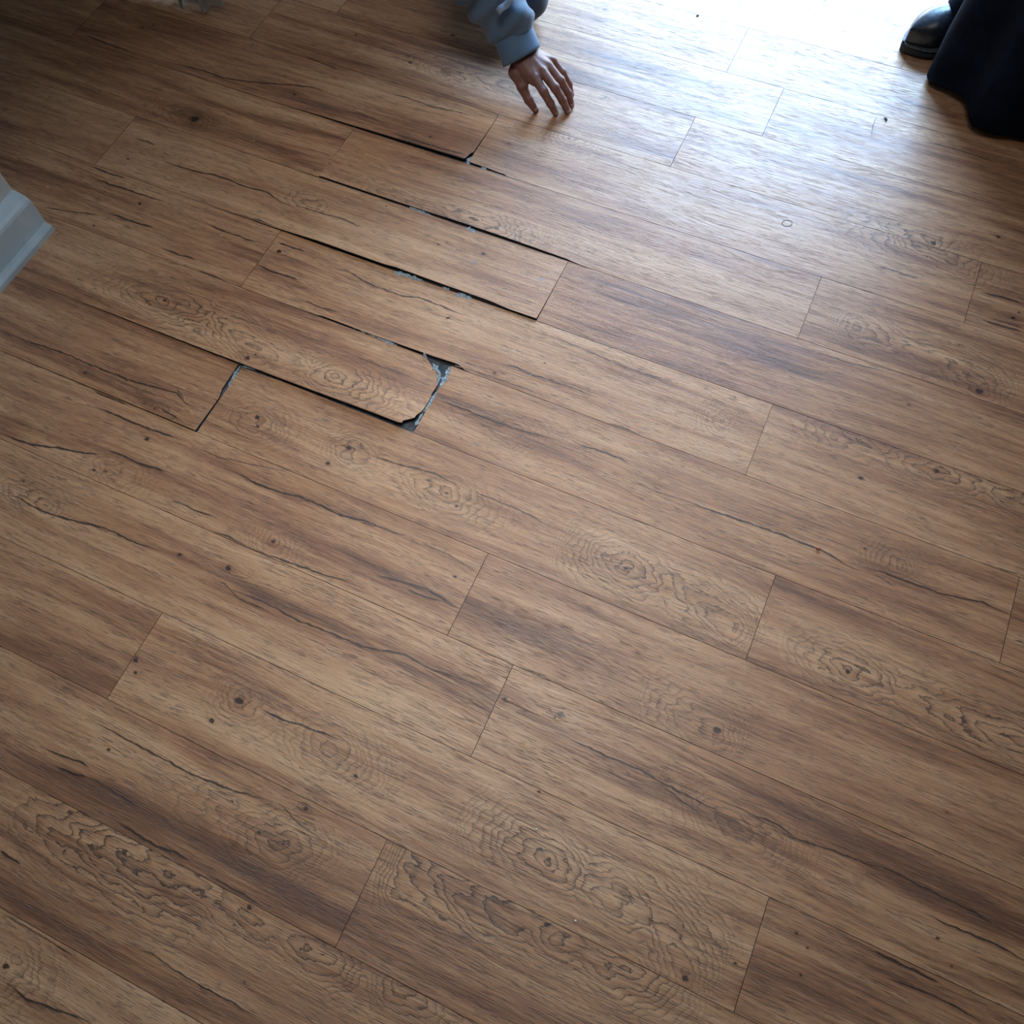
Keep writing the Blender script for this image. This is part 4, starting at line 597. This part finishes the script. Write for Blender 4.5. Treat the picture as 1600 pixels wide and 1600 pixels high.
# rest of the body, one surface: head with face, neck, torso, arms, legs
PEL = v3(-.95, 2.60, .33); CH = v3(-.83, 2.38, .56); NK = v3(-.80, 2.27, .69); HD = v3(-.77, 2.17, .80)
RS = v3(-1.10, 2.26, .56); RE = v3(-1.30, 2.14, .50); RW = v3(-1.22, 2.24, .50)
LK = v3(*H['knee']); LF = v3(-.86, 2.62, .06); RK = v3(-1.23, 2.26, .44); RA = v3(-1.28, 2.50, .09); LH = v3(-.94, 2.52, .33); RH = v3(-1.14, 2.58, .33)
fwd = v3(.25, -.75, -.45); fwd /= np.linalg.norm(fwd); upv = HD - NK; upv /= np.linalg.norm(upv); sd = np.cross(upv, fwd); sd /= np.linalg.norm(sd); fwd = np.cross(sd, upv)
def face(HD, fwd, upv, sd):
    q = [(HD + upv * .03 - fwd * .012, HD + upv * .03 - fwd * .012, .088, .088, (sd, 1.16)), (HD - upv * .045 + fwd * .028, HD - upv * .02 + fwd * .02, .048, .066, (sd, 1.08))]
    q += [(HD + upv * .012 + fwd * .085, HD - upv * .022 + fwd * .104, .007, .013, None, .012), (HD - upv * .085 + fwd * .062, HD - upv * .085 + fwd * .062, .018, .018, None, .02)]
    for s in (-1, 1):
        q += [(HD + sd * s * .077 + upv * .012, HD + sd * s * .074 - upv * .018, .013, .009, None, .008), (HD + sd * s * .012 - upv * .052 + fwd * .083, HD - upv * .052 + fwd * .086, .006, .007, None, .006)]
        q += [(HD + sd * s * .015 + upv * .028 + fwd * .080, HD + sd * s * .045 + upv * .03 + fwd * .066, .008, .007, None, .012)]
    return q
br = face(HD, fwd, upv, sd)
br += [(NK, HD - upv * .06, .056, .052), (CH, NK, .10, .055), (PEL, CH, .13, .135), (NK - upv * .05, SH, .05, .055), (NK - upv * .05, RS, .05, .055), (SH, EL, .050, .040), (RS, RE, .050, .040), (RE, RW, .038, .027)]
br += [(LH, LK, .085, .058), (LK, LF, .055, .038), (RH, RK, .085, .058), (RK, RA, .055, .038)]
for i in range(4):
    a = RW + v3(.018 - .012 * i, .02, .01); bq = a + v3(.01, -.055 , -.004); cq = bq + v3(.004, -.022 + .003 * abs(i - 1), -.02)
    br += [(RW, a, .02, .011, None, .008), (a, bq, .0095, .009, None, .004), (bq, cq, .009, .0075, None, .004)]
br += [(RW, RW + v3(.045, -.02, -.01), .017, .010, None, .008), (RW + v3(.045, -.02, -.01), RW + v3(.055, -.05, -.03), .010, .009, None, .004)]
bv, bf = sdf_mesh(br, .0085, .02)
AV = np.concatenate([hv, bv]); AF = np.concatenate([hf, bf + len(hv)])
body = fast_obj('body', AV, AF, [SKIN], man)
# nails
def nail(J, r, par):
    a, t = J[2], J[3]; d = (t - a) / np.linalg.norm(t - a); n = hn - d * (hn @ d); n /= np.linalg.norm(n); s = np.cross(d, n)
    c = t - d * .003 + n * (r * .80); V = []; F = []
    for i in range(5):
        for j in range(5):
            x, y = (i - 2) / 2, (j - 2) / 2; V.append(c + d * (x * .0062 * (1 - .12 * y * y)) + s * (y * r * .72) - n * (y * y * r * .32 + x * x * .0012 + (x > 0) * x * .0022) + n * .0012)
    for i in range(4):
        for j in range(4): F.append((i * 5 + j, (i + 1) * 5 + j, (i + 1) * 5 + j + 1, i * 5 + j + 1))
    o = fast_obj('fingernail', np.array(V), np.array(F), [NAIL], par); so = o.modifiers.new('s', 'SOLIDIFY'); so.thickness = .0012; return o
for f in ('index', 'middle', 'ring', 'pinky', 'thumb'): nail([v3(*q) for q in H[f]], rad[f][3], body)
# eyes and hair
EYE = simple('eye', (.30, .28, .26), (.25, .23, .21), 40, .4)
for s in (-1, 1):
    ev, ef = sdf_mesh([(HD + sd * s * .031 + upv * .012 + fwd * .076, HD + sd * s * .031 + upv * .012 + fwd * .076, .011, .011)], .004, .01)
    fast_obj('eye', ev, ef, [EYE], man)
kv, kf = sdf_mesh([(HD + upv * .05 - fwd * .03, HD + upv * .05 - fwd * .03, .092, .092, (sd, 1.12)), (HD - fwd * .06, HD - fwd * .055 - upv * .04, .06, .05)], .008, .03)
fast_obj('hair', kv, kf, [HAIR], man)
# sleeve and shirt: one garment with folds, cuff as its own piece
cuff0 = v3(*H['cuff']); cu1 = cuff0 - dirn * .062
def folds(D, X, Y, Z):
    t = (X - cuff0[0]) * -dirn[0] + (Y - cuff0[1]) * -dirn[1] + (Z - cuff0[2]) * -dirn[2]
    sdv = np.cross(dirn, v3(0, 0, 1)); s = X * sdv[0] + Y * sdv[1] + Z * sdv[2]
    near = np.exp(-((t - .16) / .13) ** 2) * (t > -.02)
    return D + near * (.0085 * np.sin(t * 95 + s * 38 + 2.5 * np.sin(s * 33)) + .006 * np.sin(t * 47 - s * 80 + 1) + .003 * np.sin(t * 160 + s * 120)) + .004 * np.sin(X * 31 + Y * 17) * np.sin(Z * 27 + X * 11)
sl = [(cuff0 - dirn * .055, cuff0 - dirn * .10, .042, .058, None, .03), (cuff0 - dirn * .10, EL, .062, .100, None, .04), (EL, SH, .096, .10, None, .05)]
sh_ = [(PEL + v3(0, 0, .03), CH, .225, .225), (CH, NK - upv * .05, .205, .10), (NK - upv * .06, SH, .07, .085), (NK - upv * .06, RS, .07, .085), (RS, RE, .08, .062), (RE, RW - (RW - RE) * .15, .062, .045)]
def shirt_post(D, X, Y, Z):
    D = folds(D, X, Y, Z)
    a = cuff0 - dirn * .045; cut = (X - a[0]) * dirn[0] + (Y - a[1]) * dirn[1] + (Z - a[2]) * dirn[2]
    nearc = ((X - a[0]) ** 2 + (Y - a[1]) ** 2 + (Z - a[2]) ** 2) < .13 ** 2
    return np.where(nearc, np.maximum(D, cut), D)
sv_, sf_ = sdf_mesh(sl + sh_, .0058, .02, shirt_post)
shirt = fast_obj('shirt', sv_, sf_, [CHAM], man)
# cuff: open double-walled band
def cuff_mesh(c0, d, length, r0, r1, name, par, m):
    n_ = v3(0, 0, 1) - d * d[2]; n_ /= np.linalg.norm(n_); s_ = np.cross(d, n_); V = []; F = []; na, nl = 48, 9
    prof = [(i / (nl - 1), 0) for i in range(nl)] + [(1, -.5), (1, -1)] + [(1 - i / (nl - 1), -1) for i in range(1, nl)]
    for (tt, off) in prof:
        for j in range(na):
            an = 2 * PI * j / na; r = r0 * (1 - tt) + r1 * tt + off * .003 + .0018 * math.sin(3 * an + 2 * tt) + .0012 * math.sin(7 * an) * (1 - tt)
            V.append(c0 - d * (length * (1 - tt)) + n_ * (r * .86 * math.sin(an)) + s_ * (r * 1.12 * math.cos(an)))
    k_ = len(prof)
    for i in range(k_ - 1):
        for j in range(na): F.append((i * na + j, i * na + (j + 1) % na, (i + 1) * na + (j + 1) % na, (i + 1) * na + j))
    return fast_obj(name, np.array(V), np.array(F), [m], par)
cf = cuff_mesh(cuff0, dirn, .066, .0475, .0490, 'cuff', shirt, CHAM)
# placket slit with a pale turned edge, and a button
sdv = np.cross(dirn, v3(0, 0, 1)); sdv /= np.linalg.norm(sdv)
def strip(a, bq, wid, nrm, name, m, par, th=.003):
    d = bq - a; d = d / np.linalg.norm(d); s = np.cross(d, nrm); s /= np.linalg.norm(s); V = []; n = 9
    for i in range(n):
        p = a + (bq - a) * i / (n - 1) + nrm * .003 * math.sin(i * 1.3); w = wid * (1 - .6 * (i / (n - 1)) ** 3)
        V += [p - s * w, p + s * w, p + s * w + nrm * th, p - s * w + nrm * th]
    F = []
    for i in range(n - 1):
        for j in range(4): F.append((i * 4 + j, i * 4 + (j + 1) % 4, i * 4 + 4 + (j + 1) % 4, i * 4 + 4 + j))
    F += [(3, 2, 1, 0), tuple(4 * n - 4 + j for j in range(4))]
    return fast_obj(name, np.array(V), np.array(F), [m], par)
LCH = cloth('light_blue_inner_cloth', (.26, .36, .48), (.20, .29, .40))
top_n = v3(-.1, -.55, .8); top_n /= np.linalg.norm(top_n)
A0 = [-0.4962, 1.8973, 0.24]
A1 = [-0.4649, 1.9316, 0.27]
pk = strip(v3(*A0), v3(*A1), .0085, top_n, 'placket', LCH, shirt)
jn = sdf_mesh([(PEL, PEL + v3(0.02, 0, .02), .15, .15), (LH, LK, .108, .074), (LK, LF, .070, .050), (RH, RK, .108, .074), (RK, RA, .07, .052), (PEL, LH, .13, .12), (PEL, RH, .13, .12)], .008, .03,
              lambda D, X, Y, Z: np.maximum(D + .003 * np.sin(X * 60 + Z * 40) * np.sin(Y * 50), .004 - Z))
fast_obj('jeans', jn[0], jn[1], [DEN], man)
for a, t in ((v3(-.90, 2.68, .045), v3(-.80, 2.56, .035)), (v3(-1.29, 2.54, .05), v3(-1.24, 2.31, .04))):
    s_ = sdf_mesh([(a, t, .045, .038), (a, a + v3(0, 0, .05), .045, .04)], .006, .03, lambda D, X, Y, Z: np.maximum(D, .004 - Z)); fast_obj('shoe', s_[0], s_[1], [SHOE2], man)

# --- standing person in a long black coat ---
wom = empty('person', (.70, 2.48, 0)); tag(wom, 'standing person in a long black coat with a polished black shoe showing', 'person')
hem = np.array([[0.4762, 2.3697], [0.4944, 2.3472], [0.5174, 2.3443], [0.5465, 2.3416], [0.5794, 2.321], [0.5996, 2.2859], [0.6123, 2.2343], [0.6385, 2.2265], [0.6753, 2.2326], [0.7329, 2.2475], [0.85, 2.25], [0.95, 2.33], [0.98, 2.48], [0.93, 2.62], [0.8, 2.7], [0.64, 2.66], [0.54, 2.56], [0.49, 2.46]])
cx = v3(.72, 2.47)
nH = 120
def closed(P, n):
    P = np.vstack([P, P[:1]]); s = np.concatenate([[0], np.cumsum(np.linalg.norm(np.diff(P, axis=0), axis=1))]); q = np.linspace(0, s[-1], n, endpoint=False)
    X = np.stack([np.interp(q, s, P[:, 0]), np.interp(q, s, P[:, 1])], 1)
    for _ in range(3): X = X * .5 + (np.roll(X, 1, 0) + np.roll(X, -1, 0)) * .25
    return X
HP = closed(hem, nH); V = []; F = []; lev = [.022, .030, .06, .12, .2, .32, .5, .7, .85, .98, 1.1, 1.22, 1.32, 1.39]
for zi, z in enumerate(lev):
    t = min(1, max(0, (z - .03) / .95)); an = np.arctan2(HP[:, 1] - cx[1], HP[:, 0] - cx[0])
    wr = (.165, .125) if z < 1.0 else (.165 + .03 * min(1, (z - 1) / .2), .12)
    if z > 1.3: wr = (.17 - (z - 1.3) * .9, .115 - (z - 1.3) * .6)
    el = np.stack([cx[0] + wr[0] * np.cos(an), cx[1] + wr[1] * np.sin(an)], 1); s = t ** 1.25
    Pz = HP * (1 - s) + el * s; fold = .006 * (1 - t) * np.sin(an * 17 + z * 3) * min(1, z * 8)
    Pz = Pz + (Pz - cx) / np.linalg.norm(Pz - cx, axis=1)[:, None] * fold[:, None]
    hz = z + (.0 if z > .05 else .006 * np.sin(an * 5))
    V += [(p[0], p[1], q) for p, q in zip(Pz, hz if not np.isscalar(hz) else np.full(nH, hz))]
for i in range(len(lev) - 1):
    for j in range(nH): F.append((i * nH + j, i * nH + (j + 1) % nH, (i + 1) * nH + (j + 1) % nH, (i + 1) * nH + j))
coat = fast_obj('coat', np.array(V), np.array(F), [BLK], wom); so = coat.modifiers.new('cloth', 'SOLIDIFY'); so.thickness = .004; so.offset = -1
HD2 = v3(.72, 2.47, 1.55); f2 = v3(-.3, -.8, -.35); f2 /= np.linalg.norm(f2); u2 = v3(0, -.1, 1.); u2 -= f2 * (u2 @ f2); u2 /= np.linalg.norm(u2); s2 = np.cross(u2, f2)
wb = face(HD2, f2, u2, s2) + [(v3(.72, 2.47, 1.36), HD2 - u2 * .06, .05, .048), (v3(.72, 2.48, 1.0), v3(.72, 2.48, 1.3), .11, .12), (v3(.72, 2.48, .9), v3(.72, 2.48, 1.0), .13, .12)]
for s, ft in ((-1, v3(.545, 2.62, .10)), (1, v3(.80, 2.58, .10))):
    kn_ = v3(.72 + .09 * s, 2.47, .48); wb += [(v3(.72 + .08 * s, 2.48, .88), kn_, .08, .055), (kn_, ft, .05, .036)]
    wb += [(v3(.72 + .17 * s, 2.48, 1.32), v3(.72 + .24 * s, 2.5, 1.05), .05, .04), (v3(.72 + .24 * s, 2.5, 1.05), v3(.72 + .15 * s, 2.33, .98), .036, .026)]
    hw_ = v3(.72 + .15 * s, 2.33, .98)
    for i in range(4):
        a = hw_ + v3(-s * .02, -.03 - .0 * i, .03 - .018 * i); wb += [(hw_, a, .018, .011, None, .008), (a, a + v3(-s * .05, -.012, 0), .0095, .0085, None, .003), (a + v3(-s * .05, -.012, 0), a + v3(-s * .068 + s * .004 * abs(i - 1), .008, 0), .0085, .0075, None, .003)]
    wb += [(hw_, hw_ + v3(-s * .025, -.01, .045), .015, .010, None, .006), (hw_ + v3(-s * .025, -.01, .045), hw_ + v3(-s * .05, -.015, .05), .010, .008, None, .003)]
w_ = sdf_mesh(wb, .0085, .015); fast_obj('body', w_[0], w_[1], [SKIN], wom)
for s in (-1, 1):
    q = sdf_mesh([(v3(.72 + .16 * s, 2.48, 1.33), v3(.72 + .25 * s, 2.5, 1.04), .068, .058), (v3(.72 + .25 * s, 2.5, 1.04), v3(.72 + .16 * s, 2.35, .985), .056, .045)], .009, .03); fast_obj('sleeve', q[0], q[1], [BLK], coat)
    q = sdf_mesh([(v3(.72 + .08 * s, 2.48, .9), v3(.72 + .09 * s, 2.47, .48), .095, .07), (v3(.72 + .09 * s, 2.47, .48), v3(.525, 2.55, .10) if s < 0 else v3(.80, 2.58, .06), .068, .058), (v3(.525, 2.55, .10), v3(.520, 2.525, .062), .058, .052) if s < 0 else (v3(.80, 2.58, .06), v3(.80, 2.58, .06), .05, .05)], .008, .03); fast_obj('trouser_leg', q[0], q[1], [BLK2], wom)
    ev, ef = sdf_mesh([(HD2 + s2 * s * .031 + u2 * .012 + f2 * .076, HD2 + s2 * s * .031 + u2 * .012 + f2 * .076, .011, .011)], .004, .01); fast_obj('eye', ev, ef, [EYE], wom)
kv, kf = sdf_mesh([(HD2 + u2 * .05 - f2 * .03, HD2 + u2 * .05 - f2 * .03, .094, .094, (s2, 1.12)), (HD2 - f2 * .06, HD2 - f2 * .07 - u2 * .16, .07, .06)], .008, .03); fast_obj('hair', kv, kf, [HAIR], wom)
# shoe: lofted upper, welt and sole
def shoe(toe, heel, par):
    ax = heel - toe; Lh = np.linalg.norm(ax); ax = ax / Lh; sd_ = v3(-ax[1], ax[0], 0); ns, na = 30, 28
    def outline(t): # half width along the length
        return .052 * (math.sin(min(1, t / .30) * PI / 2) ** .75) * (1 - .16 * math.exp(-((t - .62) / .18) ** 2)) * (1 if t < .86 else math.cos((t - .86) / .14 * 1.25) ** .6)
    def loft(name, z0f, z1f, grow, m, p):
        V = []; F = []
        for i in range(ns + 1):
            t = i / ns; tt = 1 - math.cos(t * PI / 2) if t < .5 else None
            t = t ** 1.6; w = max(outline(t), .002) + grow; c = toe + ax * (t * (Lh + 2 * grow) - grow); z0, z1 = z0f(t), z1f(t)
            for j in range(na):
                a = 2 * PI * j / na; ca, sa = math.cos(a), math.sin(a); x = w * math.copysign(abs(ca) ** .75, ca)
                z = (z0 + z1) / 2 + (z1 - z0) / 2 * math.copysign(abs(sa) ** (.55 if m is not LEA else .8), sa)
                if m is LEA and sa > 0: x *= 1 - .35 * sa * min(1, t * 3)
                V.append(c + sd_ * x + v3(0, 0, z))
        for i in range(ns):
            for j in range(na): F.append((i * na + j, i * na + (j + 1) % na, (i + 1) * na + (j + 1) % na, (i + 1) * na + j))
        V += [toe + v3(0, 0, (z0f(0) + z1f(0)) / 2), heel + v3(0, 0, (z0f(1) + z1f(1)) / 2)]; n0 = len(V)
        F4 = [tuple(f) for f in F]
        for j in range(na): F4 += [(n0 - 2, (j + 1) % na, j), (n0 - 1, ns * na + j, ns * na + (j + 1) % na)]
        o = poly_obj(name, V, F4, m, None, True); o.parent = p; o.matrix_parent_inverse = Matrix.Translation(-wom.location) if p is wom else Matrix.Identity(4)
        return o
    up = loft('shoe', lambda t: .020, lambda t: .064 + .044 * math.sin(min(1, t / .45) * PI / 2) + (.03 * max(0, t - .45)), 0, LEA, par)
    loft('sole', lambda t: 0.001, lambda t: .024 + .006 * math.exp(-t * 9), .004, SOLE, up)
    loft('welt', lambda t: .0245, lambda t: .0285, .0048, WELT, up)
    return up
shoe(v3(*[0.3983, 2.4648, 0.0]), v3(*[0.575, 2.6, 0]), wom)
shoe(v3(.74, 2.42, 0), v3(.82, 2.64, 0), wom)

# pleated white curtain whose hem dips into the corner of the view
CUR = cloth('white_curtain', (.62, .68, .68), (.52, .58, .58), 700, .8, .1)
cur = empty('curtain', (-1.6, 1.95, 0)); tag(cur, 'white pleated cloth hem hanging just above the dark floor at the left', 'curtain')
V = []; F = []; nx, nz = 420, 14
for i in range(nx):
    s = i / (nx - 1); x = -2.55 + 1.20 * s; ph = 0.0 + s * 2 * PI * 16.3; y = 1.892 + .020 * math.sin(ph) + .005 * math.sin(ph * 3.1)
    for j in range(nz):
        t = j / (nz - 1); V.append((x + .008 * math.sin(ph * 2), y + .03 * t + .0 * t, .02 + .006 * math.sin(ph + 1) + .006 * math.sin(ph * 2.7) + 2.36 * t))
for i in range(nx - 1):
    for j in range(nz - 1): F.append((i * nz + j, (i + 1) * nz + j, (i + 1) * nz + j + 1, i * nz + j + 1))
cl = fast_obj('drape', np.array(V), np.array(F), [CUR], cur); so = cl.modifiers.new('s', 'SOLIDIFY'); so.thickness = .002
rod = MB().box(-2.6, -1.3, 1.95, 1.97, 2.375, 2.395).box(-1.97, -1.95, 1.95, 1.97, 2.39, 2.45).box(-1.36, -1.34, 1.95, 1.97, 2.39, 2.45).build('curtain_rail', FRM, cur, bevel=.003)
rod.matrix_parent_inverse = Matrix.Translation(-cur.location)
